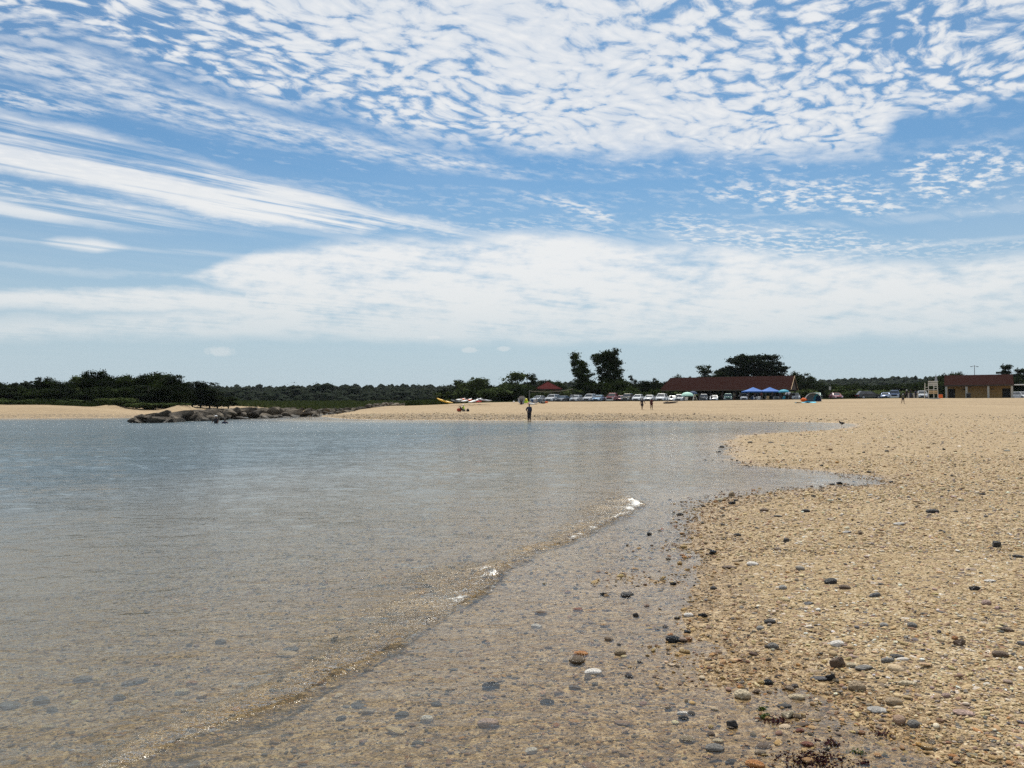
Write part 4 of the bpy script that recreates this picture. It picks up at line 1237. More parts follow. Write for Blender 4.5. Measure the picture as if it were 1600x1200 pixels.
D = math.radians
for (k, p, px, Y, a, lab) in [
    ('sedan', 'silver', 842, 166, 55, 'silver grey sedan leftmost in the car row, behind the round umbrella'),
    ('suv', 'white', 864, 167, 62, 'white sport utility car below the red hipped shelter roof'),
    ('sedan', 'dark_grey', 880, 166, 60, 'charcoal sedan tucked against the white car under the hipped shelter'),
    ('suv', 'black', 897, 172, 60, 'black tall car half hidden behind the silver hatchback'),
    ('hatch', 'silver', 901, 165, 62, 'silver hatchback beside the dark net post'),
    ('suv', 'white', 922, 166, 64, 'white sport utility car below the shorter poplar'),
    ('sedan', 'pale_blue', 936, 164, 64, 'pale blue sedan between the white car and the big pickup'),
    ('pickup', 'red', 958, 166, 66, 'tall pickup with rosy hood and chrome front below the big poplar'),
    ('sedan', 'maroon', 971, 168, 66, 'maroon sedan right of the tall pickup'),
    ('suv', 'olive', 981, 167, 66, 'olive grey car between the maroon sedan and the white hatchback'),
    ('hatch', 'white', 997, 165, 66, 'white hatchback above the walking couple'),
    ('sedan', 'white', 1015, 165, 68, 'low white sedan right of the white hatchback'),
    ('minivan', 'white', 1034, 166, 68, 'white minivan at the left corner of the long pavilion'),
    ('sedan', 'silver', 1051, 172, 68, 'silver sedan seen behind the left pavilion posts'),
    ('suv', 'white', 1062, 174, 70, 'white tall car seen behind the mint umbrella'),
    ('suv', 'dark_grey', 1100, 176.5, 72, 'charcoal car in the shade seen through the middle of the pavilion'),
    ('sedan', 'white', 1116, 176, 72, 'white sedan seen through the middle of the pavilion'),
    ('suv', 'green', 1138, 176, 72, 'dark green car seen through the pavilion posts'),
    ('suv', 'white', 1162, 176, 74, 'white tall car seen left of the blue canopies'),
    ('minivan', 'white', 1184, 176, 74, 'white minivan seen between the two blue canopies'),
    ('suv', 'silver', 1212, 176, 75, 'silver tall car seen below the right blue canopy'),
    ('suv', 'white', 1242, 176, 76, 'white tall car by the right end of the pavilion'),
    ('hatch', 'green', 1277, 166, 60, 'small dark green and white hatchback peeking over the beach shelter'),
    ('sedan', 'red', 1306, 165, 84, 'reddish sedan with glaring hood standing alone right of the beach shelter'),
    ('wagon', 'black', 1358, 166, 178, 'long black wagon seen from its side'),
    ('sedan', 'blue', 1384, 166, 60, 'blue sedan close behind the long black wagon'),
    ('pickup', 'blue', 1398, 166, 62, 'dark blue pickup left of the low block wall'),
    ('suv', 'white', 1441, 167, 66, 'white and dark car left of the lifeguard chair'),
    ('minivan', 'white', 1596, 172, 92, 'white minivan under the flat awning at the right edge'),
]:
    car(k, p, px, Y, D(a), lab)

# ---- long picnic pavilion
def pavilion():
    u = Vector((math.cos(D(30)), -math.sin(D(30)))); x0 = at(1030, 611, 185).x
    e = thing('picnic_pavilion', 'long open sided picnic pavilion with dark red brown shingle roof', 'pavilion', (x0, 185, 2.30), -D(30))
    L, W, ez, rz_ = 30.3, 9.0, 2.62, 5.75
    B = []; h = .10
    # roof slab as two pitched plates; local x along, y from front eave (0) to back eave (W)
    lc = 1.3      # the left end is clipped back
    poly(B, [(0, 0, ez), (L, 0, ez), (L, W / 2, rz_), (lc, W / 2, rz_), (0, 0, ez + h), (L, 0, ez + h), (L, W / 2, rz_ + h), (lc, W / 2, rz_ + h)],
         [(0, 3, 2, 1), (4, 5, 6, 7), (0, 1, 5, 4), (1, 2, 6, 5), (2, 3, 7, 6), (3, 0, 4, 7)])
    poly(B, [(0, W, ez), (L, W, ez), (L, W / 2 + .01, rz_), (lc, W / 2 + .01, rz_), (0, W, ez + h), (L, W, ez + h), (L, W / 2 + .01, rz_ + h), (lc, W / 2 + .01, rz_ + h)],
         [(0, 1, 2, 3), (7, 6, 5, 4), (4, 5, 1, 0), (5, 6, 2, 1), (6, 7, 3, 2), (7, 4, 0, 3)])
    poly(B, [(0, .05, ez + .02), (0, W - .05, ez + .02), (lc, W / 2, rz_)], [(0, 1, 2)])
    build(B, 'roof', M_ROOF, e)
    B = []; poly(B, [(L - .25, .25, ez), (L - .25, W - .25, ez), (L - .25, W / 2, rz_ - .05), (L - .33, .25, ez), (L - .33, W - .25, ez), (L - .33, W / 2, rz_ - .05)], [(0, 1, 2), (5, 4, 3), (0, 3, 4, 1), (1, 4, 5, 2), (2, 5, 3, 0)])
    build(B, 'gable', M_WOOD, e)
    B = []
    bx(B, .02, L - .02, -.06, -.01, ez - .10, ez + .12); bx(B, .02, L - .02, W + .01, W + .06, ez - .10, ez + .12); build(B, 'fascia', M_WOOD, e)
    for s, (ya, yb) in enumerate(((-.05, W / 2), (W + .05, W / 2))):
        B = []; tb(B, [(L + .04, ya, ez + .0), (L + .04, yb, rz_ + .02)], .07, 4); build(B, 'rake_board', M_TANW, e)
    for i in range(11):
        for y in (.6, W - .6):
            B = []; x = .6 + i * (L - 1.2) / 10; bx(B, x - .09, x + .09, y - .09, y + .09, -.6, ez + .25); build(B, 'post', M_DWOOD, e)
    B = []
    for y in (.6, W - .6): bx(B, .3, L - .3, y - .08, y + .08, ez - .22, ez + .05)
    build(B, 'beam', M_DWOOD, e)
    B = []; bx(B, -.2, L + .2, -.2, W + .2, -.5, .05); build(B, 'floor_slab', M_CONC, e)
    return e


PAV = pavilion()
bpy.context.view_layer.update()
PM = PAV.matrix_world.copy()


def picnic_table():
    e = thing('picnic_table', '', 'table')
    B = []
    for i in range(5): bx(B, -.9, .9, -.36 + i * .148, -.36 + i * .148 + .135, .72, .76)
    build(B, 'tabletop', M_WOOD, e)
    for s in (-1, 1):
        B = []; bx(B, -.9, .9, s * .68 - .13, s * .68 + .13, .42, .46); build(B, 'bench', M_WOOD, e)
        B = []
        for q in (-1, 1): tb(B, [(s * .65, q * .62, 0), (s * .65, q * .22, .72)], .045, 4)
        bx(B, s * .65 - .03, s * .65 + .03, -.72, .72, .36, .42); build(B, 'leg_frame', M_WOOD, e)
    return e


pt = picnic_table(); first = True
GT = 'picnic tables under the long pavilion'
for i in range(9):
    for j, yy in enumerate((2.2, 6.2)):
        t = pt if first else copy_tree(pt); first = False
        p = PM @ Vector((2.2 + i * 3.2, yy, .05)); t.location = p; t.rotation_euler = (0, 0, -D(30) + D(90))
        tag(t, ('picnic table %s of the front row under the long pavilion' if j == 0 else 'picnic table %s of the back row under the long pavilion') % ('leftmost', 'second from the left', 'third from the left', 'fourth from the left', 'in the middle', 'fourth from the right', 'third from the right', 'second from the right', 'rightmost')[i], 'table', GT)


# ---- hipped shelter
def gazebo():
    e = thing('hipped_shelter', 'small open shelter with red hipped roof left of the poplars', 'shelter', on_ground(856, 196), D(0))
    zt = at(855, 597, 199).z - e.location.z; ze = at(855, 608, 196).z - e.location.z; w = 3.45
    B = []; ap = (0, 0, zt)
    c = [(-w, -w, ze), (w, -w, ze), (w, w, ze), (-w, w, ze)]; lo_ = [(x, y, z - .12) for x, y, z in c]
    poly(B, c + lo_ + [ap], [(0, 1, 8), (1, 2, 8), (2, 3, 8), (3, 0, 8), (4, 5, 1, 0), (5, 6, 2, 1), (6, 7, 3, 2), (7, 4, 0, 3), (7, 6, 5, 4)])
    build(B, 'roof', M_ROOFR, e)
    for x, y, z in c:
        B = []; tb(B, [(x, y, z + .03), (0, 0, zt + .03)], .05, 4); build(B, 'hip_cap', M_PINKF if False else M_ROOFR, e)
    for x in (-2.7, 2.7):
        for y in (-2.7, 2.7):
            B = []; bx(B, x - .1, x + .1, y - .1, y + .1, -.5, ze - .12); build(B, 'post', M_DWOOD, e)
    B = []; bx(B, .25, .75, -.25, .25, -.4, ze - .12); build(B, 'pillar', M_CONC, e)
    B = []; bx(B, -w + .05, w - .05, -w + .05, w - .05, ze - .36, ze - .13); build(B, 'soffit', M_DWOOD, e)


gazebo()


# ---- wash house
def washhouse():
    Y = 168; A = D(31); x0 = at(1476, 600, Y).x; ux, uy = math.cos(A), -math.sin(A)

    def X_(px):
        t = at(px, 600, Y).x / Y
        return (t * Y - x0) / (ux - t * uy)
    L = X_(1583); zb = gz(x0 + ux * L / 2, Y + uy * L / 2) - .02
    e = thing('wash_house', 'ochre walled wash house with brown shingle roof and pale columns', 'building', (x0, Y, zb), -A)
    ze = at(1480, 603, Y).z - zb; zr = at(1480, 587.5, Y + 3.0).z - zb; W = 7.0
    B = []; h = .14
    poly(B, [(-.1, -.5, ze), (L + .1, -.5, ze), (L + .1, W / 2, zr), (-.1, W / 2, zr), (-.1, -.5, ze + h), (L + .1, -.5, ze + h), (L + .1, W / 2, zr + h), (-.1, W / 2, zr + h)], [(0, 3, 2, 1), (4, 5, 6, 7), (0, 1, 5, 4), (1, 2, 6, 5), (2, 3, 7, 6), (3, 0, 4, 7)])
    poly(B, [(-.1, W + .5, ze), (L + .1, W + .5, ze), (L + .1, W / 2 + .01, zr), (-.1, W / 2 + .01, zr), (-.1, W + .5, ze + h), (L + .1, W + .5, ze + h), (L + .1, W / 2 + .01, zr + h), (-.1, W / 2 + .01, zr + h)], [(0, 1, 2, 3), (7, 6, 5, 4), (4, 5, 1, 0), (5, 6, 2, 1), (6, 7, 3, 2), (7, 4, 0, 3)])
    build(B, 'roof', M_ROOF, e)
    B = []; bx(B, -.08, L + .08, -.56, -.51, ze - .12, ze + .16); build(B, 'gutter', M_DWOOD, e)
    # walls stand back under the eave; two open doorways
    d0a, d0b, d1a, d1b = X_(1481), X_(1492), X_(1566), X_(1579)
    yb = 1.3
    B = []
    for a, b in ((.12, d0a), (d0b, d1a), (d1b, L - .12)): bx(B, a, b, yb, yb + .2, -.6, ze + .35)
    bx(B, d0a, d0b, yb, yb + .2, 2.25, ze + .35); bx(B, d1a, d1b, yb, yb + .2, 2.25, ze + .35)
    bx(B, .12, .32, yb + .2, W - .3, -.6, ze - .02); bx(B, L - .32, L - .12, yb + .2, W - .3, -.6, ze - .02); bx(B, .32, L - .32, W - .5, W - .3, -.6, ze - .02)
    poly(B, [(.12, .2, ze), (.12, W - .2, ze), (.12, W / 2, zr - .1), (.32, .2, ze), (.32, W - .2, ze), (.32, W / 2, zr - .1)], [(0, 2, 1), (3, 4, 5), (0, 3, 5, 2), (1, 2, 5, 4), (0, 1, 4, 3)])
    build(B, 'wall', M_STUCCO, e)
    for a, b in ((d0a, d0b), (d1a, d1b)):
        B = []; bx(B, a + .02, b - .02, yb + .10, yb + .16, -.4, 2.24); o = build(B, 'doorway', M_DARK, e)  # dark sheet painted for the shade inside the opening
        B = []; bx(B, b - .22, b - .14, yb + .05, yb + .10, 1.0, 1.12); build(B, 'handle', M_STEEL, o)
    for px in (1478.5, 1510, 1544, 1581):
        x = X_(px); B = []; bx(B, x - .2, x + .2, -.35, .05, -.6, ze - .13); build(B, 'column', M_CONC, e)
    for px in (1505.5, 1551):
        x = X_(px); B = []; bx(B, x - .3, x + .3, yb - .12, yb, 2.05, 2.2); build(B, 'wall_lamp', M_DARK, e)
    # flat awning on the right gable
    B = []; bx(B, L + .2, L + 6, .2, 5, ze + .02, ze + .22); build(B, 'awning', M_WHITE, e)
    for x in (L + 2.8, L + 5.8):
        B = []; tb(B, [(x, .4, -.5), (x, .4, ze + .02)], .06, 6); build(B, 'awning_post', M_STEEL, e)
    return e


WH = washhouse()
t = thing('trash_bin', 'black bin standing before the wash house wall', 'bin', on_ground(1513.5, 161.5), 0)
B = []; tb(B, [(0, 0, 0), (0, 0, .95)], [.36, .42], 14); build(B, 'bin_body', M_RUB, t, smooth=False)
B = []; tb(B, [(0, 0, .95), (0, 0, 1.06), (0, 0, 1.2)], [.44, .44, .18], 14); build(B, 'lid', M_DARK, t)
t = thing('orange_barrel', 'orange barrel between the lifeguard chair and the wash house', 'barrel', on_ground(1469.5, 160), 0)
B = []; tb(B, [(0, 0, 0), (0, 0, .12), (0, 0, .7), (0, 0, .82)], [.40, .44, .44, .40], 16); build(B, 'drum', M_ORANGE, t, smooth=False)
B = []; tb(B, [(0, 0, .83), (0, 0, .86)], [.42, .42], 16); build(B, 'rim', M_GREY, t)
# tall lamp post behind the wash house
x, y, z = on_ground(1523.5, 178); zt = at(1523, 570.5, 178).z - z
t = thing('light_pole', 'tall light pole with two arms rising behind the wash house roof', 'light pole', (x, y, z))
B = []; tb(B, [(0, 0, -.3), (0, 0, zt)], [.10, .06], 8); build(B, 'pole', M_GREY, t)
for s in (-1, 1):
    B = []; tb(B, [(0, 0, zt - .2), (s * .55, 0, zt - .28)], .035, 6); a = build(B, 'arm', M_GREY, t)
    B = []; bx(B, s * .72 - .2, s * .72 + .2, -.14, .14, zt - .42, zt - .28); build(B, 'lamp_head', M_GREY, t, .03)


# ---- lifeguard chair with folded umbrella
def lifeguard():
    Y = 150; x, y, z = on_ground(1458, Y)
    e = thing('lifeguard_chair', 'tall white wooden lifeguard chair with tan boards', 'lifeguard chair', (x, y, z), D(4))
    k = F / Y; w = 14.5 / k / 2
    zz = lambda py: at(1458, py, Y).z - z
    for sx in (-1, 1):
        for sy in (0, 1):
            B = []; tb(B, [(sx * (w + .06), sy * 1.25 - .1 * (1 - sy), -.1), (sx * w, sy * 1.1, zz(598))], .075, 4); build(B, 'leg', M_WWOOD, e)
    B = []
    for py in (596.5, 599.3, 602): bx(B, -w - .08, w + .08, -.06, .0, zz(py) - .10, zz(py) + .16)
    build(B, 'backrest', M_WWOOD, e)
    B = []; bx(B, -w, w, -.05, 1.0, zz(609) - .06, zz(609) + .06); build(B, 'seat', M_WWOOD, e)
    for py, mt in ((611.5, M_TANW), (614.2, M_TANW)):
        B = []; bx(B, -w - .02, w + .02, -.10, -.04, zz(py) - .13, zz(py) + .13); build(B, 'cross_board', mt, e)
    B = []; bx(B, -w - .15, w + .15, -.5, 1.3, -.04, .12); build(B, 'base_sled', M_WWOOD, e)
    B = []
    for sx in (-1, 1): bx(B, sx * w - .05, sx * w + .05, -.04, 1.05, zz(605) - .05, zz(605) + .05)
    build(B, 'armrest', M_WWOOD, e)
    B = []; tb(B, [(w + .05, .5, zz(606)), (w + .05, .5, zz(583) - .05)], .025, 6); u = thing('folded_umbrella', 'folded white umbrella standing on the lifeguard chair', 'umbrella', (x + w * 1.0, y + .5, z)); 
    B = []; tb(B, [(0, 0, zz(606)), (0, 0, zz(583) - .1)], .025, 6); build(B, 'pole', M_GREY, u)
    B = []; zt, zb_ = zz(583.5), zz(596); n = 8; co = [(0, 0, zt)]
    for lv, (q, rad) in enumerate(((.35, .10), (.8, .24), (1.0, .30))):
        for j in range(2 * n): a = math.pi * j / n; r_ = rad * (1.0 if j % 2 else .62); co.append((r_ * math.cos(a), r_ * math.sin(a), zt + (zb_ - zt) * q))
    f = [(0, 1 + j, 1 + (j + 1) % (2 * n)) for j in range(2 * n)]
    for lv in range(2):
        o_ = 1 + lv * 2 * n; f += [(o_ + j, o_ + 2 * n + j, o_ + 2 * n + (j + 1) % (2 * n), o_ + (j + 1) % (2 * n)) for j in range(2 * n)]
    poly(B, co, f); build(B, 'canopy', M_GREYF, u)


lifeguard()

# ---- low block wall with pillars
x, y, z = on_ground(1426, 160)
t = thing('block_wall', 'low pale block wall with pillars left of the lifeguard chair', 'wall', (x, y, z))
for px in (1418.5, 1428.5, 1433):
    B = []; xx = (px - 1426) * y / F; bx(B, xx - .22, xx + .22, -.2, .2, -.4, 1.15); build(B, 'pillar', M_CONC, t)
B = []; bx(B, -.9, .1, .02, .14, -.3, .75); bx(B, .55, .8, .02, .14, -.3, .75); build(B, 'panel', M_DWOOD, t)

# ---- notice sign
x, y, z = on_ground(1297, 172)
t = thing('notice_sign', 'small white notice board on a post over the reddish car', 'sign', (x, y, z))
B = []; tb(B, [(0, 0, -.3), (0, 0, at(1297, 604.5, y).z - z)], .04, 6); build(B, 'post', M_DWOOD, t)
B = []; bx(B, -.24, .24, -.06, -.03, at(1297, 609.5, y).z - z, at(1297, 604, y).z - z); build(B, 'board', M_CONC, t)

# ---- volleyball net
xa, xb = on_ground(827, 158), on_ground(895.5, 161)
t = thing('volleyball_net', 'volleyball net with pale top tape in front of the hipped shelter', 'net', xa)
dx, dy = xb[0] - xa[0], xb[1] - xa[1]; za, zb = at(827, 610.5, 158).z - xa[2], at(895, 607.5, 161).z - xa[2]
for (qx, qy, zt) in ((0, 0, za), (dx, dy, zb)):
    B = []; tb(B, [(qx, qy, -.4), (qx, qy, zt + .1)], .05, 6); build(B, 'post', M_DARK if qx else M_GREY, t)
for off, nm in ((0, 'top_tape'), (-.95, 'bottom_cord')):
    B = []; tb(B, [(dx * q, dy * q, za + (zb - za) * q + off - .45 * math.sin(math.pi * q)) for q in np.linspace(0, 1, 13)], .04 if off == 0 else .012, 4); build(B, nm, M_CONC if off == 0 else M_DARK, t)
B = []
for q in np.linspace(.02, .98, 46): zt = za + (zb - za) * q - .45 * math.sin(math.pi * q); tb(B, [(dx * q, dy * q, zt), (dx * q, dy * q, zt - .95)], .006, 3)
for off in np.linspace(-.15, -.8, 5): tb(B, [(dx * q, dy * q, za + (zb - za) * q + off - .45 * math.sin(math.pi * q)) for q in np.linspace(0, 1, 9)], .006, 3)
build(B, 'mesh_net', M_DARK, t)


# ---- canopies, umbrellas
def popup(px, Y, py_top, py_eave, wpx, label, mat):
    x, y, z = on_ground(px, Y); e = thing('pop_up_canopy', label, 'canopy', (x, y, z), D(8), 'blue pop up canopies before the pavilion')
    w = wpx * Y / F / 2 / 1.08; zt, ze = at(px, py_top, Y).z - z, at(px, py_eave, Y).z - z
    B = []; n = 6; co = []
    for i in range(n + 1):
        q = i / n; r_ = w * (1 - q) + .02; zq = ze + (zt - ze) * (q ** 1.25)
        co += [(-r_, -r_, zq), (r_, -r_, zq), (r_, r_, zq), (-r_, r_, zq)]
    f = [(4 * i + j, 4 * i + (j + 1) % 4, 4 * i + 4 + (j + 1) % 4, 4 * i + 4 + j) for i in range(n) for j in range(4)] + [(4 * n, 4 * n + 1, 4 * n + 2, 4 * n + 3)]
    co2 = [(s * w, t_ * w, ze - .22) for s, t_ in ((-1, -1), (1, -1), (1, 1), (-1, 1))]; m = len(co)
    f += [(m + j, m + (j + 1) % 4, (j + 1) % 4, j) for j in range(4)]
    poly(B, co + co2, f); build(B, 'canopy', mat, e)
    for sx in (-1, 1):
        for sy in (-1, 1):
            B = []; tb(B, [(sx * w * .97, sy * w * .97, 0), (sx * w * .97, sy * w * .97, ze - .05)], .03, 5); build(B, 'leg', M_GREY, e)


popup(1177, 168, 605, 611.5, 29, 'blue pop up canopy, left one of two before the pavilion', M_BLUE)
popup(1203, 167, 605, 611.5, 28, 'blue pop up canopy, right one of two before the pavilion', M_BLUE)


def umbrella(px, Y, py_top, py_rim, wpx, label, mat, tilt=0, n=8, pole=True, zc=None, name='beach_umbrella'):
    x, y, z = on_ground(px, Y); e = thing(name, label, 'umbrella', (x, y, z), D(12))
    w = wpx * Y / F / 2; zt, ze = at(px, py_top, Y).z - z, at(px, py_rim, Y).z - z
    B = []; co = [(0, 0, zt)]; lv = 4
    for i in range(1, lv + 1):
        q = i / lv
        for j in range(n):
            a = 2 * math.pi * (j + .5) / n; co.append((w * math.sin(q * math.pi / 2) ** 1.1 * math.cos(a), w * math.sin(q * math.pi / 2) ** 1.1 * math.sin(a), ze + (zt - ze) * math.cos(q * math.pi / 2)))
    f = [(0, 1 + j, 1 + (j + 1) % n) for j in range(n)] + [(1 + (i - 1) * n + j, 1 + i * n + j, 1 + i * n + (j + 1) % n, 1 + (i - 1) * n + (j + 1) % n) for i in range(1, lv) for j in range(n)]
    poly(B, co, f); c = build(B, 'canopy', mat, e)
    if tilt: c.rotation_euler = (0, D(tilt), 0)
    B = []; tb(B, [(0, 0, -.1), (0, 0, zt + .06)], .028, 6); build(B, 'pole', M_WWOOD, e)
    B = []
    for j in range(n):
        a = 2 * math.pi * (j + .5) / n; tb(B, [(0, 0, zt - .03), (w * .7 * math.cos(a), w * .7 * math.sin(a), ze + (zt - ze) * .68)], .008, 3)
    build(B, 'ribs', M_GREY, e)
    return e


umbrella(1074, 163, 612.5, 619, 20, 'pale mint umbrella open before the left part of the pavilion', M_MINT)
umbrella(1083, 168, 611, 616, 14, 'dark navy umbrella close behind the mint one', M_NAVY)
umbrella(1225, 164, 608.5, 613, 17, 'teal umbrella to the right of the blue canopies', M_TEAL)
umbrella(1232, 168, 612, 617, 11, 'grey umbrella low behind the teal one', M_GREYF)

# ---- A-frame of white poles next to the mint umbrella
x, y, z = on_ground(1086, 160)
t = thing('sling_stand', 'white A shaped pole stand beside the mint umbrella', 'stand', (x, y, z))
for q in ((-.5, 0), (.5, .15), (-.2, .5)):
    B = []; tb(B, [(q[0] * 1.1, q[1], -.05), (-.08 + q[0] * .12, q[1] * .2, 1.45)], .03, 5); build(B, 'pole', M_WHITE, t)
B = []; bx(B, -.45, .1, -.05, .3, .42, .46); build(B, 'shelf', M_WHITE, t)


# ---- beach chairs
def folding_chair(loc, rz, label, mat, group='folding chairs on the upper beach'):
    e = thing('folding_chair', label, 'chair', loc, rz, group)
    B = []; poly(B, [(-.27, -.25, .28), (.27, -.25, .28), (.27, .22, .22), (-.27, .22, .22), (-.27, -.25, .26), (.27, -.25, .26), (.27, .22, .20), (-.27, .22, .20)], [(0, 1, 2, 3), (7, 6, 5, 4), (0, 4, 5, 1), (1, 5, 6, 2), (2, 6, 7, 3), (3, 7, 4, 0)]); build(B, 'seat', mat, e)
    B = []; poly(B, [(-.27, .22, .22), (.27, .22, .22), (.27, .48, .86), (-.27, .48, .86), (-.27, .25, .21), (.27, .25, .21), (.27, .51, .85), (-.27, .51, .85)], [(0, 1, 2, 3), (7, 6, 5, 4), (0, 4, 5, 1), (1, 5, 6, 2), (2, 6, 7, 3), (3, 7, 4, 0)]); build(B, 'backrest', mat, e)
    for s in (-1, 1):
        B = []; tb(B, [(s * .29, -.30, 0), (s * .29, .22, .24), (s * .29, .50, .88)], .014, 5); tb(B, [(s * .29, .42, 0), (s * .29, -.2, .46), (s * .29, .3, .5)], .014, 5); build(B, 'frame', M_STEEL, e)
    return e


for px, Y, rz, mt, lab in ((833, 140, 20, M_NAVY, 'navy folding chair behind the yellow ball right of the round umbrella'), (842, 141, -15, M_DGREYF, 'dark folding chair in the group below the silver sedan'), (837, 139.3, 160, M_GREYF, 'grey folding chair lying low in the same group'),
                           (1072, 161.5, 180, M_WHITE, 'white folding chair under the mint umbrella'), (1095, 162, 170, M_DGREYF, 'dark folding chair right of the white pole stand'), (1199, 163.5, 175, M_TANW, 'tan folding chair under the right blue canopy'),
                           (1224, 163, 185, M_TEAL, 'teal folding chair under the teal umbrella'), (1174, 165, 190, M_NAVY, 'navy folding chair under the left blue canopy'), (1185, 164, 180, M_WHITE, 'white folding chair between the blue canopies'), (1212, 164, 170, M_DGREYF, 'dark folding chair right under the right blue canopy'),
                           (1244, 164, 180, M_GREYF, 'grey folding chair left of the beach shelter')):
    folding_chair(on_ground(px, Y), D(rz), lab, mt)


# ---- coolers, bags and bits on the sand
def cooler(px, Y, w, h, mat, label, name='cooler_box', cat='cooler', rz=0.3):
    e = thing(name, label, cat, on_ground(px, Y), rz)
    B = []; bx(B, -w / 2, w / 2, -w * .32, w * .32, 0, h * .75); build(B, 'box', mat, e, .03)
    B = []; bx(B, -w / 2 - .01, w / 2 + .01, -w * .33, w * .33, h * .77, h); build(B, 'lid', M_WHITE, e, .03)
    B = []; tb(B, [(-w / 2 - .02, 0, h * .5), (-w / 2 - .03, 0, h * 1.25), (w / 2 + .03, 0, h * 1.25), (w / 2 + .02, 0, h * .5)], .014, 5); build(B, 'handle', M_GREY, e)
    return e


def bag(px, Y, w, h, mat, label, name='beach_bag', cat='bag', dz=0, dx=0):
    x, y, z = on_ground(px, Y); e = thing(name, label, cat, (x + dx, y, z + dz), .2)
    c, f = rock_co(int(px * 3), .18, 2, 0, (w / 2, w * .36, h / 2)); c[:, 2] += h * .42
    mesh_np('sack', c, f, [mat], parent=e)
    B = []; tb(B, [(-w * .2, 0, h * .8), (-w * .1, 0, h * 1.2), (w * .1, 0, h * 1.2), (w * .2, 0, h * .8)], .015, 5); build(B, 'strap', M_DARK, e)
    return e


cooler(829, 138.5, .6, .4, M_WHITE, 'white cooler low beside the yellow ball')
cooler(849, 141, .6, .35, M_DARK, 'dark cooler at the right of the chair group')
bag(845, 142, .7, .35, M_CLB, 'black bag in the chair group below the silver sedan')
bag(853.5, 143, .75, .35, M_ORANGE, 'orange bag lying rightmost of the chair group')
bag(826, 139.2, .5, .35, M_PINKF, 'pink towel bundle behind the head of the wading person', 'towel_bundle', 'towel')
bag(832, 138.2, .9, .22, M_CLW, 'white towel heap right of the cooler', 'towel_heap', 'towel')
t = thing('beach_ball', 'yellow ball shaped float behind the head of the wading person', 'float', on_ground(823, 140))
c, f = ico(3); mesh_np('ball', c * .27 + np.array([-.1, 0, .72]), f, [mat_simple('yellow_vinyl', (.70, .66, .03), .35, .05, 2)], parent=t)
B = []; tb(B, [(-.1, 0, .97), (-.1, 0, 1.03)], [.07, .05], 8); build(B, 'valve', M_WHITE, t)
B = []; tb(B, [(.34 * math.cos(a) - .1, .12 * math.sin(a) - .1, .34 + .10 * math.sin(a)) for a in np.linspace(0, 6.28, 18)], .12, 8, False); build(B, 'ring', M_LIME, t)

# round umbrella lying on its side, facing the water, with a person sitting before it
x, y, z = on_ground(815.5, 140)
t = thing('tipped_umbrella', 'grey eight sided umbrella tipped on its side upon the sand', 'umbrella', (x, y, z + .72), 0)
B = []; n = 8; w = .80; co = [(0, .42, 0)]
for q, dd in ((.4, .34), (.75, .18), (1, 0)):
    for j in range(n): a = 2 * math.pi * (j + .5) / n; co.append((w * q * math.cos(a), dd, w * q * math.sin(a)))
f = [(0, 1 + j, 1 + (j + 1) % n) for j in range(n)] + [(1 + i * n + j, 1 + i * n + n + j, 1 + i * n + n + (j + 1) % n, 1 + i * n + (j + 1) % n) for i in range(2) for j in range(n)]
poly(B, co, f); build(B, 'canopy', M_GREYF, t)
B = []; tb(B, [(0, .45, 0), (0, -.9, -.55)], .022, 6); build(B, 'pole', M_STEEL, t)
B = []
for j in range(n): a = 2 * math.pi * (j + .5) / n; tb(B, [(0, .40, 0), (w * .97 * math.cos(a), .0, w * .97 * math.sin(a))], .010, 3)
build(B, 'ribs', M_WHITE, t)
bag(803, 142, .35, .3, M_CLW, 'small white bundle left of the tipped umbrella', 'towel_bundle', 'towel', dz=.2)

# ---- beach shelter tent with its mat and bag
x, y, z = on_ground(1267, 143)
t = thing('beach_shelter', 'half dome beach shelter in grey and navy with a teal band', 'beach tent', (x, y, z), D(8))
B = []; na, nb = 12, 8; co = []
Wt, Ht, Dt = 1.75, 1.55, 1.4
for i in range(na + 1):
    a = math.pi * i / na
    for j in range(nb + 1):
        b = (j / nb) * math.pi * .5
        co.append((-math.cos(a) * Wt * (1 if math.cos(a) < 0 else .85) * (1 - .12 * math.sin(b)), -.9 + Dt * math.sin(b) * (.55 + .45 * math.sin(a)) + .25 * (1 - math.sin(a)), Ht * math.sin(a) ** .8 * math.cos(b) ** .75))
q = lambda i, j: i * (nb + 1) + j
fl = [(q(i, j), q(i + 1, j), q(i + 1, j + 1), q(i, j + 1)) for i in range(na) for j in range(nb)]
poly(B, co, [f for k, f in enumerate(fl) if k // nb < 8]); build(B, 'grey_canopy', M_TENTG, t, smooth=True)
B = []; poly(B, co, [f for k, f in enumerate(fl) if k // nb == 8]); build(B, 'teal_band', M_TEAL, t, smooth=True)
B = []; poly(B, co, [f for k, f in enumerate(fl) if k // nb > 8]); build(B, 'navy_side', M_NAVY, t, smooth=True)
B = []; tb(B, [co[q(i, 0)] for i in range(na + 1)], .03, 5); build(B, 'hoop', M_WHITE, t)
B = []; bx(B, -1.4, 1.5, -.8, .3, .02, .05); build(B, 'groundsheet', M_NAVY, t)
bag(1256, 142.2, 1.3, .75, M_ORANGE, 'bright orange bundle at the left mouth of the beach shelter', 'orange_bundle')
x, y, z = on_ground(1256, 138.5)
t = thing('beach_mat', 'light blue mat spread on the sand before the beach shelter', 'mat', (x, y, z + .03), D(6))
B = []; co, f = [], []; nx = 10
for i in range(nx + 1):
    for j in range(4): co.append((-2.1 + 4.0 * i / nx + .3 * j, -1.0 + j * .7, .05 * math.sin(i * 1.3 + j) + (.10 if i > 5 and j > 1 else 0)))
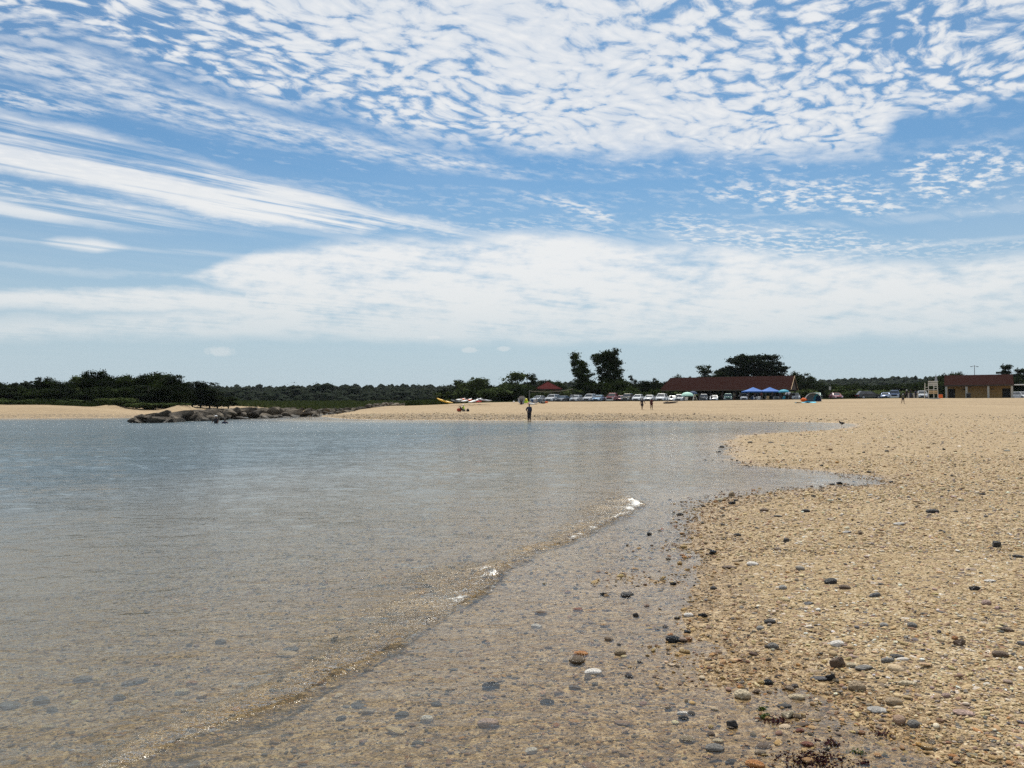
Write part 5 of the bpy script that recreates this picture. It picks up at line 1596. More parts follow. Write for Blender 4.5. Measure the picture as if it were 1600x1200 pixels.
f = [(i * 4 + j, i * 4 + 4 + j, i * 4 + 5 + j, i * 4 + 1 + j) for i in range(nx) for j in range(3)]
poly(B, co, f); build(B, 'sheet', M_LBLUE, t)
B = []; bx(B, .2, 1.1, -.3, .3, .06, .22); build(B, 'folded_corner', M_TEAL, t, .05)


# ---- kayaks
def kayak(px0, py0, px1, py1, Y0, Y1, wpx, mat, label, roll=0.0):
    a, b = at(px0, py0, Y0), at(px1, py1, Y1); L = (b - a).length; d = (b - a).normalized()
    e = thing('kayak', label, 'kayak', a, 0); e.rotation_euler = d.to_track_quat('X', 'Z').to_euler()
    n, m = 14, 10; co = []
    for i in range(n + 1):
        u = i / n; s = max(.03, math.sin(math.pi * u) ** .55); rise = .16 * (2 * u - 1) ** 4
        for j in range(m):
            th = 2 * math.pi * j / m; co.append((u * L, math.cos(th) * .37 * s, (math.sin(th) * (.17 if math.sin(th) > 0 else .20)) * s + rise))
    f = [(i * m + j, i * m + m + j, i * m + m + (j + 1) % m, i * m + (j + 1) % m) for i in range(n) for j in range(m)] + [tuple(range(m))[::-1], tuple(n * m + j for j in range(m))]
    B = []; poly(B, co, f); build(B, 'hull', mat, e, smooth=True)
    B = []; tb(B, [(L * .5 + .42 * math.cos(t_), .22 * math.sin(t_), .17) for t_ in np.linspace(0, 6.28, 15)], .035, 6, False); build(B, 'cockpit_rim', M_RUB, e)
    for u in (.08, .92):
        B = []; tb(B, [(u * L, -.05, .15), (u * L, 0, .24), (u * L, .05, .15)], .014, 4); build(B, 'toggle', M_RUB, e)
    return e


GK = 'kayaks left on the top of the beach'
for args in [(682, 623, 708, 630.5, 141, 139, 5, M_YELLOW, 'long yellow kayak resting tip up, left of the kayak pile'),
             (712, 625.5, 727, 623.2, 140, 143, 4, M_WHITE, 'short white and tan kayak on top of the pile, left side'),
             (720, 628, 737, 623.5, 139, 143, 4, M_CLW, 'white kayak lying across the pile centre'),
             (719, 623.5, 738, 626, 142, 141, 4, M_ORANGE, 'orange kayak on the right of the pile'),
             (731, 629.5, 752, 623, 137, 142, 4, M_WHITE, 'slim white kayak slanting up to the grey one'),
             (738, 626.5, 753, 628, 141, 138.5, 4, M_RED, 'red kayak underneath the slim white one'),
             (745, 623.3, 769, 627, 141, 138, 4, M_GREYF, 'long pale grey kayak at the right end of the pile'),
             (704, 625.5, 722, 628.5, 141, 140, 4, M_DGREYF, 'dark grey kayak under the left side of the pile')]:
    tag(kayak(*args), group=GK)
# driftwood
x, y, z = on_ground(1048, 139)
t = thing('driftwood_log', 'dark driftwood log lying on the sand right of the couple', 'log', (x, y, z + .12), D(10))
B = []; tb(B, [(-1.35, 0, -.03), (-.7, .05, .0), (.1, 0, .06), (.8, .06, .12), (1.35, 0, .2)], [.10, .15, .16, .14, .07], 9); build(B, 'stem', M_DWOOD, t)
B = []; tb(B, [(-.7, 0, .05), (-1.0, .2, .22)], [.06, .03], 6); build(B, 'branch_stub', M_DWOOD, t)
x, y, z = on_ground(1040.5, 141)
t = thing('driftwood_branch', 'small forked driftwood branch at the left tip of the log', 'branch', (x, y, z + .05), D(-20))
B = []; tb(B, [(-.5, 0, 0), (0, .05, .08), (.5, 0, .3)], [.05, .05, .02], 6); build(B, 'stem', M_DWOOD, t)
B = []; tb(B, [(0, .05, .08), (.25, .2, .28)], [.035, .015], 5); build(B, 'twig', M_DWOOD, t)

# ---------------------------------------------------------------- people
def skin_obj(name, chains, mat, parent=None, sub=1, root=0):
    """chains: list of [(point, radius), ...]; points already met are reused so that the limbs join"""
    V_, E_, Rd = [], [], []
    def vid(p, r):
        for i, q in enumerate(V_):
            if (Vector(q) - Vector(p)).length < 1e-4: return i
        V_.append(tuple(p)); Rd.append(r); return len(V_) - 1
    for ch in chains:
        prev = None
        for p, r in ch:
            i = vid(p, r)
            if prev is not None and prev != i: E_.append((prev, i))
            prev = i
    me = bpy.data.meshes.new(name); me.from_pydata(V_, E_, [])
    o = bpy.data.objects.new(name, me); COL.objects.link(o); me.materials.append(mat)
    sk = o.modifiers.new('skin', 'SKIN'); sk.use_smooth_shade = True
    if not me.skin_vertices: me.skin_vertices.new()
    for i, sv in enumerate(me.skin_vertices[0].data):
        rr_ = Rd[i]; sv.radius = rr_ if isinstance(rr_, tuple) else (rr_, rr_); sv.use_root = (i == root)
    ss = o.modifiers.new('smooth', 'SUBSURF'); ss.levels = sub; ss.render_levels = sub
    if parent: o.parent = parent
    return o


def person(loc, rz, label, h=1.72, arms=None, legs=None, lean=(0, 0), top=M_CLB, bottom=M_CLB, hat=None, skirt=False, sleeves=False, long_trousers=False, sit=False, bulk=1.28, group='people on the beach'):
    """the figure faces +Y before it is turned; arms / legs: offsets of elbow, wrist / knee, ankle for right (x>0) and left"""
    k = h / 1.72; v = lambda x, y, z: (x * k, y * k, z * k)
    lx, ly = lean; b = bulk
    dz = -0.80 if sit else 0
    pel = v(0, 0, .95 + dz); spi = v(lx * .4, ly * .4, 1.13 + dz); che = v(lx * .8, ly * .8, 1.34 + dz); nek = v(lx, ly, 1.49 + dz); hd0 = v(lx * 1.05, ly * 1.1 + .01, 1.56 + dz); hd1 = v(lx * 1.1, ly * 1.2 + .02, 1.63 + dz); hd2 = v(lx * 1.1, ly * 1.2 + .01, 1.70 + dz)
    nose = v(lx * 1.1, ly * 1.2 + .115, 1.61 + dz)
    legs = legs or {1: ((.10, .02, .50), (.11, -.02, .08)), -1: ((-.10, 0, .50), (-.11, -.04, .08))}
    arms = arms or {1: ((.25, -.02, 1.14), (.27, .05, .90)), -1: ((-.25, -.02, 1.14), (-.27, .05, .90))}
    ch = [[(pel, (.125 * b * k, .095 * b * k)), (spi, (.115 * b * k, .085 * b * k)), (che, (.14 * b * k, .095 * b * k)), (nek, .05 * k), (hd0, .062 * k), (hd1, (.078 * k, .092 * k)), (hd2, (.06 * k, .075 * k))], [(hd1, .08 * k), (nose, .012 * k)]]
    pts = {}
    for s in (1, -1):
        kn, an = legs[s]; el, wr = arms[s]
        hip = v(.095 * s, 0, .90 + dz); kn = v(*kn); an = v(*an)
        heel = (an[0], an[1] - .03 * k, an[2] - .04 * k); toe = (an[0] + .02 * s * k, an[1] + .15 * k, an[2] - .045 * k)
        ch.append([(pel, .1), (hip, .088 * b * k), (kn, .056 * b * k), (tuple((np.array(kn) * .6 + np.array(an) * .4)), .052 * b * k), (an, .036 * k), (heel, .032 * k)]); ch.append([(an, .04), (toe, .026 * k)])
        sh = v(.175 * s + lx * .85, ly * .85, 1.40 + dz); el = v(*el); wr = v(*wr)
        d = (Vector(wr) - Vector(el)).normalized(); pm = Vector(wr) + d * .06 * k; sd = d.cross(Vector((0, 1, .01))).normalized()
        ch.append([(che, .1), (sh, .062 * b * k), (el, .042 * b * k), (wr, .028 * k), (tuple(pm), (.034 * k, .017 * k))])
        for f_, (o_, l_) in enumerate(((-.027, .072), (-.009, .082), (.009, .078), (.027, .062))):
            p1 = pm + sd * o_ * k + d * .03 * k; p2 = p1 + d * l_ * .6 * k + Vector((0, .012 * k, 0))
            ch.append([(tuple(pm), .03), (tuple(p1), .0085 * k), (tuple(p2), .0075 * k)])
        ch.append([(wr, .03), (tuple(Vector(wr) + d * .035 * k + sd * .035 * k), .010 * k), (tuple(Vector(wr) + d * .075 * k + sd * .052 * k), .0085 * k)])
        pts[s] = (hip, kn, an, sh, el, wr)
    body = skin_obj('person', ch, M_SKIN)
    body.location = loc; body.rotation_euler = (0, 0, rz); tag(body, label, 'person', group)
    st = [[(v(lx * .1, 0, .93 + dz), (.145 * b * k, .115 * b * k)), (spi, (.14 * b * k, .108 * b * k)), (che, (.165 * b * k, .118 * b * k)), (tuple((np.array(che) * .35 + np.array(nek) * .65)), .07 * k)]]
    for s in (1, -1):
        hip, kn, an, sh, el, wr = pts[s]
        e1 = tuple(np.array(sh) * (.0 if sleeves else .42) + np.array(el) * (1. if sleeves else .58))
        q = [(che, .1), (sh, .078 * b * k), (e1, .06 * b * k)]
        if sleeves: q.append((tuple(np.array(el) * .1 + np.array(wr) * .9), .042 * b * k))
        st.append(q)
    skin_obj('shirt', st, top, body)
    tr = []
    pl_ = v(0, 0, .95 + dz)
    if skirt:
        tr.append([(v(0, 0, 1.0 + dz), (.14 * k * b, .11 * k * b)), (v(0, 0, .80 + dz), (.19 * k * b, .16 * k * b)), (v(0, 0, .52 + dz), (.22 * k * b, .18 * k * b))])
    else:
        for s in (1, -1):
            hip, kn, an, *_ = pts[s]
            t_ = .55 if not long_trousers else 1.0
            q = [(pl_, (.14 * b * k, .112 * b * k)), (hip, .108 * b * k), (tuple(np.array(hip) * (1 - t_) + np.array(kn) * t_), .085 * b * k)]
            if long_trousers: q.append((tuple(np.array(kn) * .08 + np.array(an) * .92), .055 * b * k))
            tr.append(q)
    skin_obj('skirt' if skirt else 'shorts' if not long_trousers else 'trousers', tr, bottom, body)
    hc = Vector(hd1)
    c, f = ico(2)
    if hat:
        cc = c * np.array([.105, .12, .075]) * k; cc[:, 2] = np.maximum(cc[:, 2], -.01); o = mesh_np('hat', cc + np.array(hc + Vector((0, -.005, .045 * k))), f, [hat], parent=body)
        B = []; tb(B, [tuple(hc + Vector((0, .02, .035 * k))), tuple(hc + Vector((0, .02, .05 * k)))], [.17 * k, .15 * k], 14); build(B, 'brim', hat, o)
    else:
        cc = c * np.array([.090, .108, .10]) * k; fr = (c[:, 1] > .35) & (c[:, 2] < .45); cc[fr] *= .72; cc[c[:, 2] < -.55] *= .8
        mesh_np('hair', cc + np.array(hc + Vector((0, -.018 * k, .025 * k))), f, [M_HAIR], parent=body)
    return body


WALK = {1: ((.10, .20, .52), (.11, .12, .10)), -1: ((-.10, .06, .50), (-.11, -.26, .12))}
x, y = on_ground(827, 77.3)[:2]
person((x, y, -.10), D(170), 'person in dark clothes wading at the edge of the water, hand on hip', 1.74, {1: ((.33, -.10, 1.18), (.20, .05, 1.03)), -1: ((-.22, .02, 1.14), (-.20, .12, .94))},
       {1: ((.09, .02, .50), (.11, -.03, .08)), -1: ((-.09, .03, .50), (-.10, .02, .08))}, top=M_CLN, bottom=M_CLB, long_trousers=True, sleeves=True)
person(on_ground(1003.3, 121), D(175), 'person in black shirt and skirt walking, left one of the couple', 1.74, {1: ((.24, -.03, 1.14), (.30, -.12, .92)), -1: ((-.36, .04, 1.20), (-.46, .12, .98))},
       {1: ((.05, .08, .50), (.04, .03, .08)), -1: ((-.04, .02, .50), (-.03, -.10, .09))}, top=M_CLB, bottom=M_CLB, skirt=True)
person(on_ground(1018, 121), D(185), 'person in long maroon shirt walking, right one of the couple', 1.74, {1: ((.24, .02, 1.16), (.22, .16, 1.02)), -1: ((-.30, .05, 1.22), (-.16, .20, 1.32))},
       {1: ((.11, .03, .50), (.12, .00, .08)), -1: ((-.11, .05, .50), (-.12, .03, .08))}, top=M_CLM, bottom=M_CLM, bulk=1.5)
person(on_ground(1411, 134), D(150), 'person with a white hat striding alone on the far right sand', 1.68, {1: ((.22, .06, 1.12), (.16, .14, .93)), -1: ((-.23, .0, 1.12), (-.20, .13, .95))},
       {1: ((.16, .05, .50), (.24, -.02, .09)), -1: ((-.14, .06, .50), (-.20, .02, .08))}, top=M_CLG, bottom=M_CLB, hat=M_CLW, lean=(0, .08))
# two bathers in the water off the jetty
x, y = at(337.5, 660, 66.5).x, 66.5
person((x, y, -1.05), D(160), 'bather in a white cap standing waist deep off the jetty', 1.72, {1: ((.33, .04, 1.20), (.36, .14, 1.05)), -1: ((-.26, .04, 1.16), (-.24, .16, 1.0))}, top=M_CLB, bottom=M_CLB, hat=M_CLW)
x, y = at(351.5, 660, 66.2).x, 66.2
person((x, y, -1.28), D(190), 'bareheaded bather low in the water right of the one with the white cap', 1.66, {1: ((.30, .10, 1.28), (.22, .2, 1.2)), -1: ((-.34, .10, 1.24), (-.42, .2, 1.15))}, top=M_CLN, bottom=M_CLB)
# the seated figure by the kayaks
x, y, z = on_ground(723, 112)
e = thing('low_beach_chair', 'low dark beach chair with the person in lime shirt on it', 'chair', (x + .15, y, z), D(-70))
B = []; bx(B, -.28, .28, -.28, .24, .18, .23); build(B, 'seat', M_CLB, e)
B = []; poly(B, [(-.28, -.26, .2), (.28, -.26, .2), (.28, -.58, .78), (-.28, -.58, .78), (-.28, -.30, .2), (.28, -.30, .2), (.28, -.62, .78), (-.28, -.62, .78)], [(0, 1, 2, 3), (7, 6, 5, 4), (0, 4, 5, 1), (1, 5, 6, 2), (2, 6, 7, 3), (3, 7, 4, 0)]); build(B, 'backrest', M_CLB, e)
for s in (-1, 1):
    B = []; tb(B, [(s * .3, .25, 0), (s * .3, -.2, .30), (s * .3, -.6, .8)], .016, 5); tb(B, [(s * .3, -.45, 0), (s * .3, .2, .42), (s * .3, -.35, .45)], .016, 5); build(B, 'frame', M_STEEL, e)
person((x + .15, y, z + .10), D(75), 'seated person in a lime and white top with a white cap near the kayaks', 1.70, {1: ((.24, .20, .44), (.18, .42, .40)), -1: ((-.24, .20, .44), (-.16, .44, .40))},
       {1: ((.14, .46, .42), (.15, .70, .04)), -1: ((-.14, .46, .40), (-.15, .62, .04))}, sit=True, top=M_LIME, bottom=M_CLB, hat=M_CLW, lean=(0, .05))
bag(717.5, 112, .75, .62, M_REDF, 'rust red bag at the feet of the seated person')
bag(731, 112.5, .5, .45, M_CLB, 'dark bag behind the seated person')
B = []
# seated figure before the tipped umbrella
x, y, z = on_ground(814.5, 138.5)
person((x, y, z + .02), D(180), 'dark seated person framed by the tipped round umbrella', 1.68, None, {1: ((.16, .40, .40), (.20, .50, .04)), -1: ((-.16, .40, .40), (-.20, .50, .04))}, sit=True, top=M_CLB, bottom=M_CLN,
       )
x, y, z = on_ground(838, 140.5)
person((x, y, z + .15), D(165), 'seated person in dark clothes in the chair group below the silver sedan', 1.65, {1: ((.24, .14, .44), (.18, .36, .42)), -1: ((-.24, .14, .44), (-.18, .36, .42))}, {1: ((.14, .42, .36), (.16, .55, .04)), -1: ((-.14, .42, .36), (-.16, .5, .04))}, sit=True, top=M_CLN, bottom=M_CLB)
# people beside the block wall
person(on_ground(1417, 158), D(170), 'person in black with a pale cap standing left of the block wall', 1.72, top=M_CLB, bottom=M_CLB, long_trousers=True, hat=M_CLW)
person(on_ground(1423, 157.5), D(190), 'tall person in dark clothes standing in front of the block wall', 1.85, {1: ((.26, .02, 1.16), (.30, .08, .92)), -1: ((-.34, .05, 1.28), (-.22, .16, 1.36))}, top=M_CLB, bottom=M_CLN, long_trousers=True)
person(on_ground(1431, 158.4), D(178), 'person in dark clothes at the right pillar of the block wall', 1.7, top=M_CLN, bottom=M_CLB, long_trousers=True)
# people in the shade of the pavilion and canopies
shade = [(1049, 171, 'under the left corner of the pavilion roof', M_CLB), (1079, 164, 'between the mint umbrella and the white pole stand', M_CLN), (1092, 167, 'right of the white pole stand', M_CLB), (1112, 168, 'before the white sedan seen through the pavilion', M_CLN),
         (1128, 167, 'left of the green car seen through the pavilion', M_CLB), (1147, 166, 'right of the green car seen through the pavilion', M_CLG), (1156, 167, 'left of the left blue canopy', M_CLB), (1169, 166, 'under the left post of the left blue canopy', M_CLN),
         (1180, 166, 'under the middle of the left blue canopy', M_CLB), (1190, 165, 'at the gap of the two blue canopies', M_CLM), (1207, 165, 'under the right blue canopy', M_CLB), (1219, 164, 'left of the teal umbrella pole', M_CLN), (1230, 164, 'right of the teal umbrella pole', M_CLB), (1236, 166, 'at the right end of the pavilion', M_CLB)]
for i, (px, Y, where, mt) in enumerate(shade):
    r_ = random.random()
    person(on_ground(px, Y, .02), D(random.uniform(0, 360)), 'dark clothed person standing ' + where, random.uniform(1.6, 1.8), {1: ((.25, .05, 1.14), (.22, .25 * r_, .95 + .15 * r_)), -1: ((-.25, .0, 1.14), (-.25, .2, .92))}, None, top=mt, bottom=M_CLB, long_trousers=i % 2 == 0, group='people in the shade of the pavilion')


# ---------------------------------------------------------------- shore bird
def bird():
    x, y = gp(1315.5, 668.5); z = -.02
    parts_ = [((0, -.16, .30), .02), ((0, -.08, .30), .055), ((0, .02, .31), .075), ((0, .10, .34), .055), ((0, .14, .40), .030), ((0, .155, .45), .033), ((0, .17, .462), .026)]
    o = skin_obj('shorebird', [parts_, [((0, .02, .31), .07), ((.03, .0, .23), .03), ((.035, -.01, .18), .012)], [((0, .02, .31), .07), ((-.03, .0, .23), .03), ((-.035, -.01, .18), .012)]], M_CLB, sub=2, root=2)
    o.location = (x, y, z); o.rotation_euler = (0, 0, D(65)); o.scale = (1.15,) * 3; tag(o, 'black and white shore bird standing in the shallow tip of the inlet', 'bird')
    for s in (-1, 1):
        B = []; tb(B, [(s * .035, -.01, .19), (s * .035, .015, .10), (s * .035, 0, 0)], .006, 5)
        for a in (-.5, 0, .5): tb(B, [(s * .035, 0, .004), (s * .035 + math.sin(a) * .05, math.cos(a) * .05, .002)], .004, 4)
        build(B, 'leg', mat_simple('pink_leg', (.45, .22, .18), .6, .1, 3), o)
    B = []; tb(B, [(0, .19, .462), (0, .27, .452)], [.010, .003], 6); build(B, 'beak', M_ORANGE, o)
    c, f = ico(2)
    mesh_np('breast', c * np.array([.052, .085, .05]) + np.array([0, .02, .262]), f, [M_CLW], parent=o)
    for s in (-1, 1): mesh_np('wing', c * np.array([.018, .13, .05]) + np.array([s * .062, -.04, .315]), f, [M_CLB], parent=o)


bird()

# ---------------------------------------------------------------- the jetty
def rock_mat(name, a, b, c, rough=.85):
    m, nt, out = new_mat(name); tc = nt.nodes.new('ShaderNodeTexCoord'); P = geo_pos(); x, y, z = sep(P)
    oi = nt.nodes.new('ShaderNodeObjectInfo')
    n = noise(tc.outputs['Object'], 2.2, 6, .65) + (V(oi.outputs['Random']) - .5) * .3
    col = ramp(n, [(.3, a), (.52, b), (.75, c)])
    wet = 1.0 - sstep(.12, .42, z + (noise(P, 1.5, 3, .6) - .5) * .4)
    nt.links.new(col, out.inputs[0]) if False else None
    col = mixc(wet * .75, col, (.022, .020, .014))
    principled(nt, out, col, rough - wet * .4, bump(noise(tc.outputs['Object'], 3.2, 6, .7), .22, 1.0), .3)
    return m


M_ROCK = rock_mat('granite', (.026, .021, .015), (.078, .063, .045), (.19, .158, .115))
JR = []
for i in range(10):
    c, f = hull_co(300 + i, 13 + i % 4, (1.05, .80, .70), .045); JR.append(mesh_np('boulder', c, f, [M_ROCK], smooth=False, link=False).data)


def boulder(x, y, z, sx, sy, sz, rz, label, group):
    o = bpy.data.objects.new('jetty_boulder', random.choice(JR)); COL.objects.link(o)
    o.location = (x, y, z); o.scale = (sx, sy, sz); o.rotation_euler = (random.uniform(-.3, .3), random.uniform(-.25, .25), rz)
    return tag(o, label, 'boulder', group)


def jb(px, pyb, pyt, wpx, Y, label, group=None):
    zt, zb = at(px, pyt, Y).z, max(-.25, at(px, pyb, Y).z - .1); h = zt - zb; w = wpx * Y / F
    return boulder(at(px, 640, Y).x, Y, zb + h * .46, w * .58, w * .45, h * .80, random.uniform(-.3, .3), label, group)


jb(222, 660, 644.5, 26, 68.5, 'tallest pointed boulder at the seaward tip of the jetty')
jb(207, 660, 652, 16, 68.0, 'small low boulder at the very left end of the jetty')
jb(245, 660.5, 649, 28, 68.5, 'big rounded tan boulder second from the jetty tip')
jb(238, 660, 650, 16, 67.5, 'low brown boulder at the foot of the pointed one')
jb(272, 655, 648.5, 26, 71.5, 'flat topped boulder behind and right of the big rounded tan one')
jb(268, 660.5, 653.5, 18, 69, 'low boulder at the water before the flat topped one')
jb(300, 650, 643, 18, 80, 'dark humped boulder on the crest near the jetty tip')
jb(318, 650, 643.2, 18, 83, 'dark humped boulder on the crest right of the similar one')
JL = [(68.5, 86, 'boulder of the near stretch of the jetty between its tip and the two bathers', 46), (86, 108, 'boulder of the middle stretch of the jetty where it meets the sand', 60), (108, 175, 'grey boulder of the far stretch of the jetty along the sand ridge', 84)]
rj = np.random.default_rng(77)
JM = [(70, 'the big rounded tan boulder'), (74, 'the flat topped boulder'), (79, 'the two humped crest boulders'), (84, 'the white capped bather'), (89, 'the stretch past the bathers'), (95, 'the middle of the jetty'), (101, 'the last wet stretch'), (107, 'the place where water meets sand'), (114, 'the start of the sandy stretch'),
      (124, 'the low point of the ridge'), (134, 'the marsh edge'), (146, 'the rising end of the jetty'), (158, 'the landward end of the jetty'), (170, 'the very last rocks toward the kayaks')]


def JLAB(Y, q, s, a=1., b=1., c=1.):
    row_ = 'crest' if abs(q) < .35 else 'sea side' if q > 0 else 'channel side'
    size = 'large' if s > 1.02 else 'medium' if s > .72 else 'small'
    return '%s %s boulder on the jetty %s by %s' % (size, 'long' if a / b > 1.5 else 'squat' if c < .72 else 'chunky' if c > .86 else 'grey', row_, min(JM, key=lambda m: abs(m[0] - Y))[1])



for (ya, yb_, lab, n) in JL:
    for i in range(n):
        Y = ya + (yb_ - ya) * (i + rj.uniform(0, 1)) / n
        cx_ = np.interp(Y, [68, 75, 85, 95, 107, 130, 150, 175], [-33.0, -32.6, -31.8, -30.8, -28.9, -27.6, -26.2, -23.2])
        hw = np.interp(Y, [68, 74, 107, 125, 175], [1.5, 2.8, 2.6, 1.8, 1.2])
        q = rj.uniform(-1, 1); s = rj.uniform(.70, 1.25) * (1.0 if Y < 110 else .85)
        ht = np.interp(Y, [68, 75, 90, 107, 130, 175], [.55, .95, 1.15, 1.0, .95, 1.40])
        J_Y = Y; zc = ht * (1 - abs(q) ** 1.6) + (gz(cx_, Y) if Y > 110 else 0) * .55
        ka, kb, kc = rj.uniform(1.0, 1.6), rj.uniform(.8, 1.2), rj.uniform(.65, .95)
        boulder(cx_ + q * hw, Y, zc - .30 * s, s * ka, s * kb, s * kc, rj.uniform(0, 6.3), JLAB(Y, q, s, ka, kb, kc), 'boulders piled up as the jetty')

# rubble of the dune gap
for i, (px, py, w) in enumerate([(300, 631, 6), (308, 632, 5), (316, 634, 7), (324, 632, 5), (305, 635, 6), (346, 635, 7)]):
    Y = 122; p = at(px, py, Y)
    boulder(p.x, Y, gz(p.x, Y) + .05, w * .07, w * .05, w * .035, i, 'small dark rock on the sand below the pine clump, number' .replace(', number', ['', ' at its left', ' beside the first', ' in the middle', ' nearest the water', ' under the thin pine'][i]), None)


# ---------------------------------------------------------------- single stones on the shore
def stone_mat(name, c, rough): return mat_simple(name, c, rough, .28, 2.4, spec=.45, bmp=.05)


SM = {'black': stone_mat('black_stone', (.022, .021, .021), .55), 'wet black': stone_mat('wet_black_stone', (.010, .010, .010), .18), 'dark grey': stone_mat('dark_grey_stone', (.065, .062, .060), .65), 'grey': stone_mat('grey_stone', (.20, .19, .175), .75),
      'pale grey': stone_mat('pale_grey_stone', (.40, .38, .35), .75), 'white': stone_mat('white_stone', (.74, .70, .64), .6), 'cream': stone_mat('cream_stone', (.58, .48, .32), .55), 'tan': stone_mat('tan_stone', (.36, .27, .17), .7),
      'brown': stone_mat('brown_stone', (.13, .085, .055), .6), 'orange': stone_mat('orange_stone', (.46, .20, .06), .35), 'red': stone_mat('reddish_stone', (.24, .085, .05), .4), 'pink': stone_mat('pink_stone', (.42, .29, .24), .7), 'slate': stone_mat('slate_stone', (.10, .10, .105), .7)}
SHP = {}
for nm, sd, cuts, sq, rg in (('round', 1, 0, (1, .85, .62), .10), ('oval', 2, 0, (1, .68, .48), .10), ('flat', 3, 1, (1, .72, .24), .12), ('angular', 4, 7, (1, .75, .62), .10), ('long', 5, 1, (1, .42, .32), .12), ('wedge', 6, 6, (1, .66, .8), .16), ('blocky', 7, 8, (1, .7, .66), .08), ('shard', 8, 5, (1, .45, .22), .12)):
    c, f = rock_co(500 + sd, rg, 3, cuts, sq) if cuts < 4 else hull_co(500 + sd, 15, sq, .05); SHP[nm] = mesh_np('stone', c, f, [SM['grey']], smooth=nm not in ('angular', 'blocky', 'shard', 'wedge'), link=False).data
